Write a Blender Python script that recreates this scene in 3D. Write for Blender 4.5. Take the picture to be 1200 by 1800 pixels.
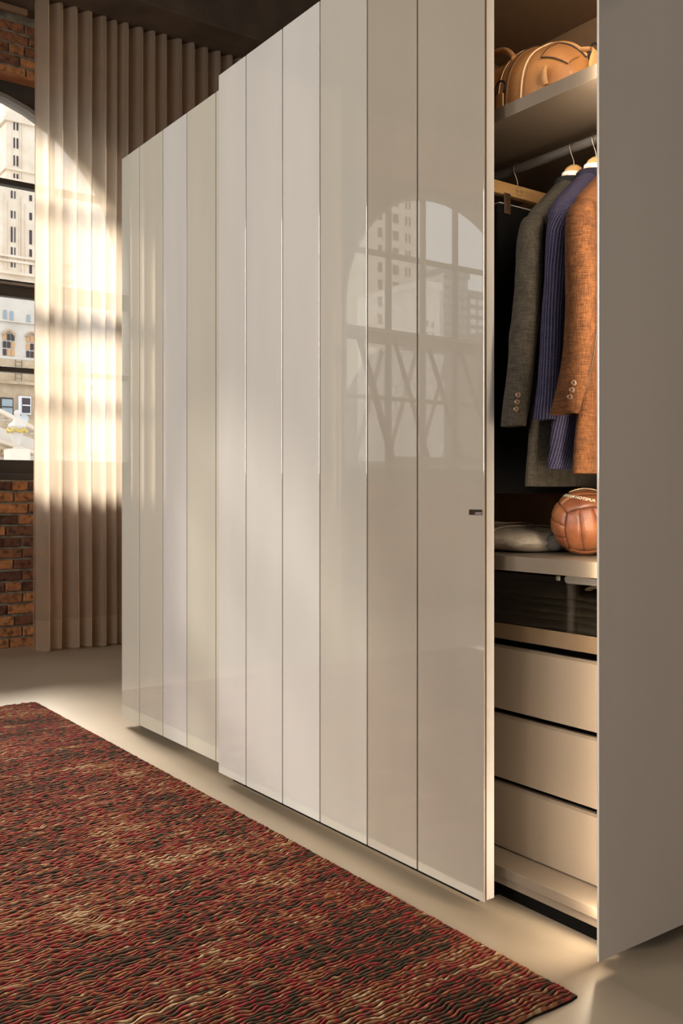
import bpy, bmesh, math, random
import numpy as np
from mathutils import Vector, Matrix, noise
R = math.radians
for o in list(bpy.data.objects): bpy.data.objects.remove(o)
SC = bpy.context.scene
COL = SC.collection
random.seed(7)

# ------------------------------------------------------------------ camera
F_PX = 1668.0
YAW = R(35.96)
cam = bpy.data.cameras.new('camera')
cam.sensor_fit = 'VERTICAL'
cam.sensor_height = 36.0
cam.lens = 36.0 * F_PX / 1800.0
cam.shift_y = -31.0 / 1800.0
cam.clip_start = 0.05; cam.clip_end = 600
co = bpy.data.objects.new('camera', cam); COL.objects.link(co)
co.location = (0, 0, 1.05)
co.rotation_euler = (R(90), 0, -YAW)
SC.camera = co

# ------------------------------------------------------------------ sky, sun, added lamps at the windows, exposure
w = bpy.data.worlds.new('sky'); SC.world = w; w.use_nodes = True
bg = w.node_tree.nodes['Background']
bg.inputs['Color'].default_value = (0.93, 0.97, 1.0, 1)
bg.inputs['Strength'].default_value = 1.55
sun = bpy.data.lights.new('sun', 'SUN'); sun.energy = 2.2; sun.angle = R(3.0); sun.color = (1.0, 0.9, 0.76)
so = bpy.data.objects.new('sun', sun); COL.objects.link(so)
so.rotation_euler = Vector((0.70, -0.66, -0.42)).to_track_quat('-Z', 'Y').to_euler()
so.location = (-20, 20, 15)
LEFT_WINDOWS = [(-2.9, -0.9), (-0.1, 1.9), (2.7, 4.7)]          # y ranges of the openings in the left wall
for (a, b), pw in zip(LEFT_WINDOWS, (35, 170, 160)):
    L = bpy.data.lights.new('window_daylight', 'AREA'); L.shape = 'RECTANGLE'  # area lamps added at the unseen left openings to brighten the room
    L.size = b - a; L.size_y = 2.7; L.energy = pw; L.color = (1.0, 0.93, 0.84)
    lo = bpy.data.objects.new('window_daylight', L); COL.objects.link(lo)
    lo.location = (-4.72, (a + b) / 2, 2.55); lo.rotation_euler = (R(90), 0, R(-90))
# lamp in an unseen window behind the camera, added to light the end panel
L = bpy.data.lights.new('window_daylight', 'AREA'); L.shape = 'RECTANGLE'; L.size = 3.0; L.size_y = 1.9; L.energy = 165; L.color = (1.0, 0.93, 0.84)
lo = bpy.data.objects.new('window_daylight', L); COL.objects.link(lo); lo.location = (0.1, -3.72, 3.55); lo.rotation_euler = (R(90), 0, R(180))
# spot lamp added outside the arched window to brighten curtain and floor
L = bpy.data.lights.new('street_light', 'SPOT'); L.energy = 84000; L.spot_size = R(17); L.spot_blend = .3; L.shadow_soft_size = 3.6; L.color = (1.0, .90, .76)
lo = bpy.data.objects.new('street_light', L); COL.objects.link(lo); lo.location = (4.4, 24.0, 13.6)
lo.rotation_euler = (Vector((1.9, 6.6, 2.4)) - lo.location).to_track_quat('-Z', 'Y').to_euler()
v = SC.view_settings
v.view_transform = 'Standard'; v.look = 'None'; v.exposure = 0.0; v.gamma = 1.0; v.use_curve_mapping = False

# ------------------------------------------------------------------ helpers
def tag(o, label=None, cat=None, group=None, kind=None):
    if label: o['label'] = label
    if cat: o['category'] = cat
    if group: o['group'] = group
    if kind: o['kind'] = kind
    return o

def empty(name, loc=(0, 0, 0), rz=0, **k):
    o = bpy.data.objects.new(name, None); COL.objects.link(o)
    o.location = loc; o.rotation_euler = (0, 0, rz); o.empty_display_size = 0.05
    return tag(o, **k)

class MB:
    """collects verts, faces and uvs; build() links them as one mesh object"""
    def __init__(s): s.v = []; s.f = []; s.uv = []
    def box(s, x0, x1, y0, y1, z0, z1, rot=None, piv=None):
        b = len(s.v)
        P = [(x0,y0,z0),(x1,y0,z0),(x1,y1,z0),(x0,y1,z0),(x0,y0,z1),(x1,y0,z1),(x1,y1,z1),(x0,y1,z1)]
        if rot is not None:
            pv = Vector(piv if piv else ((x0+x1)/2,(y0+y1)/2,(z0+z1)/2))
            P = [tuple(pv + rot @ (Vector(p) - pv)) for p in P]
        s.v += P
        for q in ((3,2,1,0),(4,5,6,7),(0,1,5,4),(1,2,6,5),(2,3,7,6),(3,0,4,7)): s.f.append([b+i for i in q])
        return s
    def bar(s, a, b, w, h, up=(0,0,1)):
        a = Vector(a); b = Vector(b); d = (b-a).normalized(); u = Vector(up)
        sd = d.cross(u).normalized(); u = sd.cross(d).normalized()
        k = len(s.v)
        for p in (a, b):
            for i, j in ((-1,-1),(1,-1),(1,1),(-1,1)): s.v.append(tuple(p + sd*(i*w/2) + u*(j*h/2)))
        for q in ((3,2,1,0),(4,5,6,7),(0,1,5,4),(1,2,6,5),(2,3,7,6),(3,0,4,7)): s.f.append([k+i for i in q])
        return s
    def grid(s, P, closed_u=False, uvs=None):
        """P[row][col] points"""
        b = len(s.v); n = len(P); m = len(P[0])
        for row in P: s.v += [tuple(p) for p in row]
        for i in range(n-1):
            for j in range(m if closed_u else m-1):
                j2 = (j+1) % m
                s.f.append([b+i*m+j, b+i*m+j2, b+(i+1)*m+j2, b+(i+1)*m+j])
        return s
    def cap(s, ring):
        b = len(s.v); s.v += [tuple(p) for p in ring]; s.f.append([b+i for i in range(len(ring))]); return s
    def tube(s, pts, r, n=10, squash=1.0, caps=True, up=None):
        pts = [Vector(p) for p in pts]; rows = []; pu = Vector(up) if up else None
        for i, p in enumerate(pts):
            a = pts[max(i-1,0)]; c = pts[min(i+1,len(pts)-1)]; t = (c-a).normalized()
            if pu is None: pu = Vector((0,0,1)) if abs(t.z) < .9 else Vector((1,0,0))
            u = (pu - t*pu.dot(t)).normalized(); sd = t.cross(u); pu = u
            rr = r[i] if isinstance(r, (list, tuple)) else r
            rows.append([p + u*(math.sin(2*math.pi*k/n)*rr*squash) + sd*(math.cos(2*math.pi*k/n)*rr) for k in range(n)])
        s.grid(rows, True)
        if caps: s.cap(list(reversed(rows[0]))); s.cap(rows[-1])
        return s
    def build(s, name, m, parent=None, smooth=False, bevel=0, seg=2, uv=None, loc=None):
        me = bpy.data.meshes.new(name); me.from_pydata(s.v, [], s.f)
        if bevel or smooth:
            bm = bmesh.new(); bm.from_mesh(me); bmesh.ops.remove_doubles(bm, verts=bm.verts, dist=1e-6)
            if bevel:
                bmesh.ops.bevel(bm, geom=[e for e in bm.edges if len(e.link_faces)==2 and e.calc_face_angle(0) > .6], offset=bevel, segments=seg, affect='EDGES', profile=.5)
            bmesh.ops.recalc_face_normals(bm, faces=bm.faces)
            bm.to_mesh(me); bm.free()
        if smooth:
            me.polygons.foreach_set('use_smooth', [True]*len(me.polygons))
            me.set_sharp_from_angle(angle=R(50))
        if m: me.materials.append(m)
        o = bpy.data.objects.new(name, me); COL.objects.link(o)
        if parent: o.parent = parent
        if loc: o.location = loc
        return o

def box(name, m, x0, x1, y0, y1, z0, z1, parent=None, bevel=0, seg=2):
    return MB().box(x0,x1,y0,y1,z0,z1).build(name, m, parent, bevel=bevel, seg=seg)

# ------------------------------------------------------------------ materials
def mat(name, col=(.5,.5,.5), rough=.5, metal=0, ior=None, coat=0, spec=None, sheen=0):
    m = bpy.data.materials.new(name); m.use_nodes = True
    p = m.node_tree.nodes['Principled BSDF']
    p.inputs['Base Color'].default_value = (*col, 1); p.inputs['Roughness'].default_value = rough
    p.inputs['Metallic'].default_value = metal
    if ior: p.inputs['IOR'].default_value = ior
    if coat: p.inputs['Coat Weight'].default_value = coat; p.inputs['Coat Roughness'].default_value = .02
    if spec is not None: p.inputs['Specular IOR Level'].default_value = spec
    if sheen: p.inputs['Sheen Weight'].default_value = sheen
    return m
def NT(m): return m.node_tree.nodes, m.node_tree.links, m.node_tree.nodes['Principled BSDF']
def ramp(n, stops, interp='LINEAR'):
    r = n.new('ShaderNodeValToRGB'); r.color_ramp.interpolation = interp
    while len(r.color_ramp.elements) < len(stops): r.color_ramp.elements.new(.5)
    for e, (p, c) in zip(r.color_ramp.elements, stops): e.position = p; e.color = (*c, 1)
    return r
def mapped(n, l, scale=(1,1,1), coord='Object', rot=(0,0,0)):
    tc = n.new('ShaderNodeTexCoord'); mp = n.new('ShaderNodeMapping')
    mp.inputs['Scale'].default_value = scale; mp.inputs['Rotation'].default_value = rot
    l.new(tc.outputs[coord], mp.inputs['Vector']); return mp
def noisy(name, stops, scale=5, detail=5, rough=.5, bump=0, vec=(1,1,1), bscale=None, coord='Object', rr=None, **k):
    m = mat(name, rough=rough, **k); n, l, p = NT(m)
    mp = mapped(n, l, vec, coord); t = n.new('ShaderNodeTexNoise')
    t.inputs['Scale'].default_value = scale; t.inputs['Detail'].default_value = detail
    l.new(mp.outputs[0], t.inputs['Vector']); r = ramp(n, stops); l.new(t.outputs['Fac'], r.inputs['Fac'])
    l.new(r.outputs['Color'], p.inputs['Base Color'])
    if rr:
        mr = n.new('ShaderNodeMapRange'); mr.inputs['To Min'].default_value = rr[0]; mr.inputs['To Max'].default_value = rr[1]
        mr.inputs['From Min'].default_value = .35; mr.inputs['From Max'].default_value = .65
        l.new(t.outputs['Fac'], mr.inputs['Value']); l.new(mr.outputs[0], p.inputs['Roughness'])
    if bump:
        t2 = n.new('ShaderNodeTexNoise'); t2.inputs['Scale'].default_value = bscale or scale*6; t2.inputs['Detail'].default_value = 6
        l.new(mp.outputs[0], t2.inputs['Vector'])
        b = n.new('ShaderNodeBump'); b.inputs['Strength'].default_value = bump; b.inputs['Distance'].default_value = .004
        l.new(t2.outputs['Fac'], b.inputs['Height']); l.new(b.outputs[0], p.inputs['Normal'])
    return m

def lacquer(name, c, rough=.012):
    m = mat(name, c, rough, ior=2.1); n, l, p = NT(m)
    mp = mapped(n, l, (3,3,.6)); t = n.new('ShaderNodeTexNoise'); t.inputs['Scale'].default_value = 2; t.inputs['Detail'].default_value = 6
    l.new(mp.outputs[0], t.inputs['Vector'])
    r = ramp(n, [(.3, tuple(x*.97 for x in c)), (.7, tuple(min(1,x*1.03) for x in c))]); l.new(t.outputs['Fac'], r.inputs['Fac'])
    l.new(r.outputs['Color'], p.inputs['Base Color']); return m
M = {}
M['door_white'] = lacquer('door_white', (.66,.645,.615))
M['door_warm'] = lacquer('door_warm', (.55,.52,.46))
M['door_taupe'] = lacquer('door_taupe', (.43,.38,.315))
M['door_beige'] = lacquer('door_beige', (.61,.585,.505))
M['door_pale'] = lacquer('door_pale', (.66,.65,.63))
M['end_glass'] = lacquer('end_glass', (.80,.735,.66), .05)
M['door_body'] = mat('door_body', (.66,.62,.58), .4)
M['bond_line'] = mat('bond_line', (.10,.06,.035), .6)
M['carcass'] = noisy('carcass', [(.3,(.24,.155,.09)),(.7,(.27,.175,.105))], 30, rough=.5)
M['taupe'] = mat('taupe', (.165,.128,.093), .45)
M['black_gap'] = mat('black_gap', (.012,.010,.009), .6)
M['rod'] = mat('rod', (.13,.12,.11), .35, metal=.4)
M['alu'] = mat('alu', (.6,.58,.55), .35, metal=1)
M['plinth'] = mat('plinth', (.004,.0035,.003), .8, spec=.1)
M['concrete'] = noisy('concrete', [(.2,(.34,.265,.182)),(.5,(.41,.325,.23)),(.8,(.48,.39,.285))], 1.3, 6, rough=.40)
M['ceiling_dark'] = noisy('ceiling_dark', [(.3,(.012,.010,.009)),(.7,(.02,.017,.015))], 4, rough=.9)
M['beam'] = noisy('beam', [(.3,(.065,.042,.028)),(.7,(.12,.08,.052))], 5, 8, rough=.8, bump=.3, bscale=50)
M['plaster'] = noisy('plaster', [(.3,(.20,.16,.13)),(.7,(.24,.20,.16))], 3, rough=.8)
M['partition'] = noisy('partition', [(.3,(.16,.125,.095)),(.7,(.18,.14,.105))], 3, rough=.8)
M['mortar'] = noisy('mortar', [(.3,(.10,.085,.062)),(.7,(.26,.22,.165))], 18, 8, rough=.95, bump=.8, bscale=120)
M['steel_dark'] = noisy('steel_dark', [(.3,(.028,.022,.017)),(.7,(.045,.036,.028))], 8, rough=.5)
M['bronze'] = mat('bronze', (.11,.072,.04), .42); M['tab_grey'] = mat('tab_grey', (.10,.09,.078), .5)
M['rail_wood'] = mat('rail_wood', (.22,.13,.075), .5)

def brick_mat():
    m = mat('brick', rough=.9); n, l, p = NT(m)
    oi = n.new('ShaderNodeObjectInfo'); g = n.new('ShaderNodeNewGeometry')
    a = n.new('ShaderNodeMath'); a.operation = 'ADD'; l.new(oi.outputs['Random'], a.inputs[0]); l.new(g.outputs['Random Per Island'], a.inputs[1])
    fr = n.new('ShaderNodeMath'); fr.operation = 'FRACT'; l.new(a.outputs[0], fr.inputs[0])
    r = ramp(n, [(0,(.10,.04,.022)),(.22,(.20,.075,.035)),(.42,(.36,.145,.055)),(.62,(.46,.20,.07)),(.82,(.30,.115,.045)),(1,(.15,.065,.035))]); l.new(fr.outputs[0], r.inputs['Fac'])
    t = n.new('ShaderNodeTexNoise'); t.inputs['Scale'].default_value = 22; t.inputs['Detail'].default_value = 9
    tc = n.new('ShaderNodeTexCoord'); l.new(g.outputs['Position'], t.inputs['Vector'])
    r2 = ramp(n, [(.35,(.38,.32,.3)),(.5,(.9,.9,.9)),(.7,(1.25,1.15,1.05))]); l.new(t.outputs['Fac'], r2.inputs['Fac'])
    mx = n.new('ShaderNodeMix'); mx.data_type = 'RGBA'; mx.blend_type = 'MULTIPLY'; mx.inputs['Factor'].default_value = 1
    l.new(r.outputs['Color'], mx.inputs[6]); l.new(r2.outputs['Color'], mx.inputs[7]); l.new(mx.outputs[2], p.inputs['Base Color'])
    t2 = n.new('ShaderNodeTexNoise'); t2.inputs['Scale'].default_value = 90; t2.inputs['Detail'].default_value = 8; l.new(g.outputs['Position'], t2.inputs['Vector'])
    b = n.new('ShaderNodeBump'); b.inputs['Strength'].default_value = .8; b.inputs['Distance'].default_value = .006
    l.new(t2.outputs['Fac'], b.inputs['Height']); l.new(b.outputs[0], p.inputs['Normal']); return m
M['brick'] = brick_mat(); M['lintel'] = noisy('lintel', [(.3,(.30,.10,.04)),(.7,(.42,.17,.06))], 12, 8, rough=.9, bump=.6, bscale=90)

def curtain_mat():
    m = bpy.data.materials.new('sheer_linen'); m.use_nodes = True; n = m.node_tree.nodes; l = m.node_tree.links
    n.clear(); out = n.new('ShaderNodeOutputMaterial')
    d = n.new('ShaderNodeBsdfDiffuse'); d.inputs['Color'].default_value = (.60,.48,.37,1)
    t = n.new('ShaderNodeBsdfTranslucent'); t.inputs['Color'].default_value = (.86,.75,.61,1)
    tr = n.new('ShaderNodeBsdfTransparent'); tr.inputs['Color'].default_value = (.97,.93,.88,1)
    a = n.new('ShaderNodeMixShader'); a.inputs[0].default_value = .78; l.new(d.outputs[0], a.inputs[1]); l.new(t.outputs[0], a.inputs[2])
    b = n.new('ShaderNodeMixShader'); l.new(a.outputs[0], b.inputs[1]); l.new(tr.outputs[0], b.inputs[2])
    # weave openness: less open in the doubled hem at the foot
    tc = n.new('ShaderNodeTexCoord'); sx = n.new('ShaderNodeSeparateXYZ'); l.new(tc.outputs['Object'], sx.inputs[0])
    c = n.new('ShaderNodeMath'); c.operation = 'GREATER_THAN'; c.inputs[1].default_value = .21; l.new(sx.outputs['Z'], c.inputs[0])
    mr = n.new('ShaderNodeMapRange'); mr.inputs['To Min'].default_value = .05; mr.inputs['To Max'].default_value = .19
    l.new(c.outputs[0], mr.inputs['Value']); l.new(mr.outputs[0], b.inputs[0]); l.new(b.outputs[0], out.inputs[0]); return m
M['sheer'] = curtain_mat()

def pane_mat(name, tint=(1,1,1), ior=1.5, gloss=1.0):
    m = bpy.data.materials.new(name); m.use_nodes = True; n = m.node_tree.nodes; l = m.node_tree.links
    n.clear(); out = n.new('ShaderNodeOutputMaterial'); tr = n.new('ShaderNodeBsdfTransparent'); tr.inputs['Color'].default_value = (*tint,1)
    g = n.new('ShaderNodeBsdfGlossy'); g.inputs['Roughness'].default_value = .01; g.inputs['Color'].default_value = (gloss,gloss,gloss,1)
    f = n.new('ShaderNodeFresnel'); f.inputs['IOR'].default_value = ior
    mx = n.new('ShaderNodeMixShader'); l.new(f.outputs[0], mx.inputs[0]); l.new(tr.outputs[0], mx.inputs[1]); l.new(g.outputs[0], mx.inputs[2])
    l.new(mx.outputs[0], out.inputs[0]); return m
M['pane'] = pane_mat('pane')
M['smoked_glass'] = pane_mat('smoked_glass', (.78,.74,.68), 1.36)

def cloth(name, c1, c2, scale=600, stripe=None, rough=.9, bump=.5):
    m = mat(name, c1, rough, sheen=0.0, spec=.2); n, l, p = NT(m)
    mp = mapped(n, l, (1,1,1)); t = n.new('ShaderNodeTexNoise'); t.inputs['Scale'].default_value = 45; t.inputs['Detail'].default_value = 5
    l.new(mp.outputs[0], t.inputs['Vector'])
    mh = mapped(n, l, (40,40,700)); th = n.new('ShaderNodeTexNoise'); th.inputs['Scale'].default_value = 1; th.inputs['Detail'].default_value = 2; l.new(mh.outputs[0], th.inputs['Vector'])
    mv = mapped(n, l, (700,700,40)); tv = n.new('ShaderNodeTexNoise'); tv.inputs['Scale'].default_value = 1; tv.inputs['Detail'].default_value = 2; l.new(mv.outputs[0], tv.inputs['Vector'])
    ad = n.new('ShaderNodeMath'); ad.operation = 'ADD'; l.new(th.outputs['Fac'], ad.inputs[0]); l.new(tv.outputs['Fac'], ad.inputs[1])
    a2 = n.new('ShaderNodeMath'); a2.operation = 'MULTIPLY_ADD'; a2.inputs[1].default_value = .5; l.new(t.outputs['Fac'], a2.inputs[0]); l.new(ad.outputs[0], a2.inputs[2])
    r = ramp(n, [(.42,c1),(.60,c2)]); ms = n.new('ShaderNodeMath'); ms.operation = 'MULTIPLY'; ms.inputs[1].default_value = .4
    l.new(a2.outputs[0], ms.inputs[0]); l.new(ms.outputs[0], r.inputs['Fac']); colr = r.outputs['Color']
    if stripe:
        uv = n.new('ShaderNodeUVMap'); sx = n.new('ShaderNodeSeparateXYZ'); l.new(uv.outputs[0], sx.inputs[0])
        a = n.new('ShaderNodeMath'); a.operation = 'DIVIDE'; a.inputs[1].default_value = stripe[0]; l.new(sx.outputs['X'], a.inputs[0])
        f = n.new('ShaderNodeMath'); f.operation = 'FRACT'; l.new(a.outputs[0], f.inputs[0])
        c = n.new('ShaderNodeMath'); c.operation = 'LESS_THAN'; c.inputs[1].default_value = .13; l.new(f.outputs[0], c.inputs[0])
        mx = n.new('ShaderNodeMix'); mx.data_type = 'RGBA'; l.new(c.outputs[0], mx.inputs['Factor']); l.new(colr, mx.inputs[6]); mx.inputs[7].default_value = (*stripe[1],1); colr = mx.outputs[2]
    l.new(colr, p.inputs['Base Color'])
    b = n.new('ShaderNodeBump'); b.inputs['Strength'].default_value = bump; b.inputs['Distance'].default_value = .0015
    l.new(ad.outputs[0], b.inputs['Height']); l.new(b.outputs[0], p.inputs['Normal']); return m
M['tweed_brown'] = cloth('tweed_brown', (.036,.012,.003), (.112,.043,.013))
M['wool_grey'] = cloth('wool_grey', (.026,.021,.015), (.066,.055,.040))
M['pinstripe'] = cloth('pinstripe', (.008,.0075,.019), (.022,.019,.042), stripe=(.0075,(.12,.105,.165)))
M['wool_black'] = cloth('wool_black', (.006,.006,.006), (.011,.011,.011))
M['olive'] = cloth('olive', (.035,.034,.025), (.07,.068,.052))
M['sweater'] = cloth('sweater', (.42,.35,.28), (.66,.58,.48), bump=1)
M['sweater_dark'] = cloth('sweater_dark', (.09,.08,.07), (.16,.14,.12), bump=1)
M['shirt_white'] = mat('shirt_white', (.85,.82,.78), .8)
M['horn'] = mat('horn', (.15,.075,.035), .3)
M['horn_dark'] = mat('horn_dark', (.03,.02,.015), .4)
M['wood'] = noisy('wood', [(.3,(.52,.28,.10)),(.55,(.66,.40,.17)),(.7,(.72,.46,.21))], 6, 6, rough=.4, vec=(1.2,14,14))
M['wire'] = mat('wire', (.38,.30,.24), .3, metal=1)
M['leather'] = noisy('leather', [(.2,(.17,.062,.016)),(.45,(.32,.135,.038)),(.7,(.44,.205,.068))], 7, 8, rough=.5, bump=.5, bscale=160)
M['leather_light'] = noisy('leather_light', [(.3,(.38,.18,.06)),(.7,(.52,.28,.115))], 12, 8, rough=.5, bump=.3, bscale=160)
M['leather_edge'] = mat('leather_edge', (.03,.018,.012), .6)
M['thread'] = mat('thread', (.80,.58,.34), .7)
M['iron'] = mat('iron', (.02,.017,.015), .4, metal=.6)
M['ball_leather'] = noisy('ball_leather', [(.30,(.075,.022,.012)),(.42,(.19,.058,.022)),(.56,(.29,.105,.038)),(.75,(.39,.165,.065))], 11, 6, rough=.38, bump=.35, bscale=220)
M['ball_seam'] = mat('ball_seam', (.03,.012,.008), .8)
M['print_white'] = mat('print_white', (.82,.78,.58), .6)
M['tag_metal'] = mat('tag_metal', (.035,.018,.012), .35, metal=.3)
M['tag_letters'] = mat('tag_letters', (.7,.62,.55), .3)
led = bpy.data.materials.new('led'); led.use_nodes = True
lp = led.node_tree.nodes['Principled BSDF']; lp.inputs['Emission Color'].default_value = (1.0,.84,.64,1); lp.inputs['Emission Strength'].default_value = 150
M['led'] = led
lf = led.copy(); lf.name = 'led_floor'; lf.node_tree.nodes['Principled BSDF'].inputs['Emission Strength'].default_value = 170; M['led_floor'] = lf  # emission for the added floor glow
M['stone_pale'] = noisy('stone_pale', [(.3,(.72,.60,.47)),(.7,(.86,.76,.63))], .7, 8, rough=.9)
M['stone_white'] = noisy('stone_white', [(.3,(.62,.56,.49)),(.7,(.76,.70,.62))], .7, 8, rough=.9)
M['stone_brown'] = noisy('stone_brown', [(.3,(.42,.31,.20)),(.7,(.60,.47,.32))], 3, 8, rough=.9)
M['facade_grey'] = noisy('facade_grey', [(.3,(.17,.18,.18)),(.7,(.26,.27,.27))], .4, 6, rough=.5)
M['slate'] = noisy('slate', [(.3,(.14,.12,.10)),(.7,(.22,.19,.16))], 2, 6, rough=.8)
M['window_dark'] = mat('window_dark', (.035,.022,.025), .25)
M['window_blue'] = mat('window_blue', (.32,.38,.42), .2)
M['lit_window'] = mat('lit_window', (.62,.36,.16), .4)
M['frame_white'] = mat('frame_white', (.8,.8,.82), .6)
M['dish'] = mat('dish', (.62,.66,.68), .5)
M['gilt'] = mat('gilt', (.62,.45,.10), .5)
M['asphalt'] = noisy('asphalt', [(.3,(.30,.28,.26)),(.7,(.42,.39,.36))], .2, rough=.95)

# ------------------------------------------------------------------ room shell
XL, XR, YN, YF, ZC = -4.6, 6.2, -3.6, 6.60, 4.9
f = MB().box(XL-.3, XR+.2, YN-.2, YF+.3, -.15, 0).build('floor', M['concrete']); tag(f, kind='structure')
c = MB().box(XL-.3, XR+.2, YN-.2, YF+.3, ZC, ZC+.15).build('ceiling', M['ceiling_dark']); tag(c, kind='structure')
b = MB().box(XL, XR, 5.93, YF-.001, 4.35, ZC-.001).build('trim_1', M['beam'], bevel=.01); tag(b, 'dark brown concrete beam along the ceiling above the curtain', kind='structure')
b = MB().box(XL, 2.05, 6.43, 6.46, 4.285, 4.325).build('trim_2', M['rail_wood'], bevel=.004); tag(b, 'thin brown wooden rail under the beam above the arched window', kind='structure')
b = MB().box(XR, XR+.2, YN-.2, YF+.3, 0, ZC).build('wall_right', M['plaster']); tag(b, kind='structure')
b = MB().box(XL-.3,XR,YN-.2,YN,0,2.6).box(XL-.3,XR,YN-.2,YN,4.5,ZC).box(XL-.3,-1.4,YN-.2,YN,2.6,4.5).box(1.6,XR,YN-.2,YN,2.6,4.5).build('wall_front', M['plaster']); tag(b, kind='structure')
mb = MB(); ys = [YN]
zz0, zz1 = 1.2, 3.9
mb.box(XL-.3, XL, YN, YF+.3, 0, zz0); mb.box(XL-.3, XL, YN, YF+.3, zz1, ZC)
edges = [YN] + [q for ab in LEFT_WINDOWS for q in ab] + [YF+.3]
for i in range(0, len(edges), 2): mb.box(XL-.3, XL, edges[i], edges[i+1], zz0, zz1)
tag(mb.build('wall_left', M['plaster']), kind='structure')
for i, (a, q) in enumerate(LEFT_WINDOWS):
    root = tag(MB().box(XL-.2, XL-.12, a, a+.06, zz0, zz1).box(XL-.2, XL-.12, q-.06, q, zz0, zz1).box(XL-.2, XL-.12, a+.06, q-.06, zz0, zz0+.06).box(XL-.2, XL-.12, a+.06, q-.06, zz1-.06, zz1).build('window_%d' % (i+3), M['steel_dark']), kind='structure')
    m2 = MB()
    for k in (1, 2, 3):
        yy = a + (q-a)*k/4; m2.box(XL-.19, XL-.15, yy-.015, yy+.015, zz0+.06, zz1-.06)
    m2.box(XL-.185, XL-.155, a+.06, q-.06, 2.5, 2.53)
    m2.build('glazing_bar', M['steel_dark'], root)

fw = MB()
for k in range(4): fw.box(-1.4+k*.98, -1.34+k*.98, YN-.1, YN-.04, 2.6, 4.5)
fw.box(-1.4, 1.6, YN-.1, YN-.04, 2.6, 2.66).box(-1.4, 1.6, YN-.1, YN-.04, 4.44, 4.5)
tag(fw.build('window_6', M['steel_dark']), kind='structure')  # unseen window, added so the end panel gets light
# back wall: mortar core with two openings, bricks laid on it
WC = [1.70, -2.69]; WH = 1.23; Z0, Z1 = 1.15, 3.92
mb = MB(); mb.box(XL-.3, XR+.2, YF, YF+.3, 0, Z0); mb.box(XL-.3, XR+.2, YF, YF+.3, Z1, ZC)
xs = [XL-.3, WC[1]-WH, WC[1]+WH, WC[0]-WH, WC[0]+WH, XR+.2]
for i in range(0, 6, 2): mb.box(xs[i], xs[i+1], YF, YF+.3, Z0, Z1)
wall_back = tag(mb.build('wall_back', M['mortar']), kind='structure')

def brick_proto(seed, h=.062):
    rnd = random.Random(seed); L, D = 1.0, .014
    pts = []
    for sx in (0, 1):
        for sz in (0, 1):
            jx = rnd.uniform(-.015, .015); jz = rnd.uniform(-.0025, .0025)
            pts.append((sx*L + jx*(.5), sz*h + jz))
    (x0,z0),(x0b,z1),(x1,z0b),(x1b,z1b) = pts
    v = [(x0,0,z0),(x1,0,z0b),(x1b,0,z1b),(x0b,0,z1)]
    dd = [D+rnd.uniform(-.003,.004) for _ in range(4)]
    e = .02; ez = .004
    fr = [(x0+e,-dd[0],z0+ez),(x1-e,-dd[1],z0b+ez),(x1b-e,-dd[2],z1b-ez),(x0b+e,-dd[3],z1-ez)]
    mid = [(a[0],-dd[0]*.6,a[2]) for a in v]
    V = v + mid + fr; Fc = []
    for k in (0, 4):
        for i in range(4): j = (i+1) % 4; Fc.append([k+i, k+j, k+4+j, k+4+i])
    Fc.append([8,9,10,11])
    return V, Fc
PROTO = [brick_proto(s) for s in range(10)]
meshes = []
for V, Fc in PROTO:
    me = bpy.data.meshes.new('brick'); me.from_pydata(V, [], Fc); me.materials.append(M['brick']); meshes.append(me)
rnd = random.Random(11); stuffm = MB(); count = 0
pitch = .07694
def free(x0, x1, z0, z1):
    for cx in WC:
        if x1 > cx-WH+.005 and x0 < cx+WH-.005 and z1 > Z0+.004 and z0 < Z1-.004: return False
    return True
rows = int(4.35/pitch)+1
for r_ in range(rows):
    z = -.001 + r_*pitch
    if z + .062 > 4.352: break
    x = XL + .01 + rnd.uniform(0, .12)
    header_row = (r_ % 6 == 5)
    while x < XR - .25:
        L = rnd.choice([.098,.105]) if header_row or rnd.random() < .12 else rnd.uniform(.195,.215)
        segs = [(x, x+L)]
        for cx in WC:                       # cut bricks at the jambs
            if z + .06 > Z0 and z < Z1 - .004:
                ns = []
                for (a, q) in segs:
                    if q <= cx-WH or a >= cx+WH: ns.append((a, q))
                    else:
                        if a < cx-WH-.03: ns.append((a, cx-WH))
                        if q > cx+WH+.03: ns.append((cx+WH, q))
                segs = ns
        for a, q in segs:
            k = rnd.randrange(10); near = 1.86 < q and a < 3.62
            off = rnd.uniform(-.003, .002)
            if near and count < 300 and not (z > 2.6 and a > 3.1 and z < 3.9):
                o = bpy.data.objects.new('brick', meshes[k]); COL.objects.link(o); o.parent = wall_back
                o.location = (a, YF+off, z); o.scale = (q-a, 1, 1); count += 1
            else:
                V, Fc = PROTO[k]; bi = len(stuffm.v)
                stuffm.v += [(a+p[0]*(q-a), YF+off+p[1], z+p[2]) for p in V]; stuffm.f += [[bi+i for i in fc] for fc in Fc]
        x += L + rnd.uniform(.010, .015)
o = stuffm.build('brick_field', M['brick'], wall_back); o['kind'] = 'stuff'
print('single bricks', count)

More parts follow.
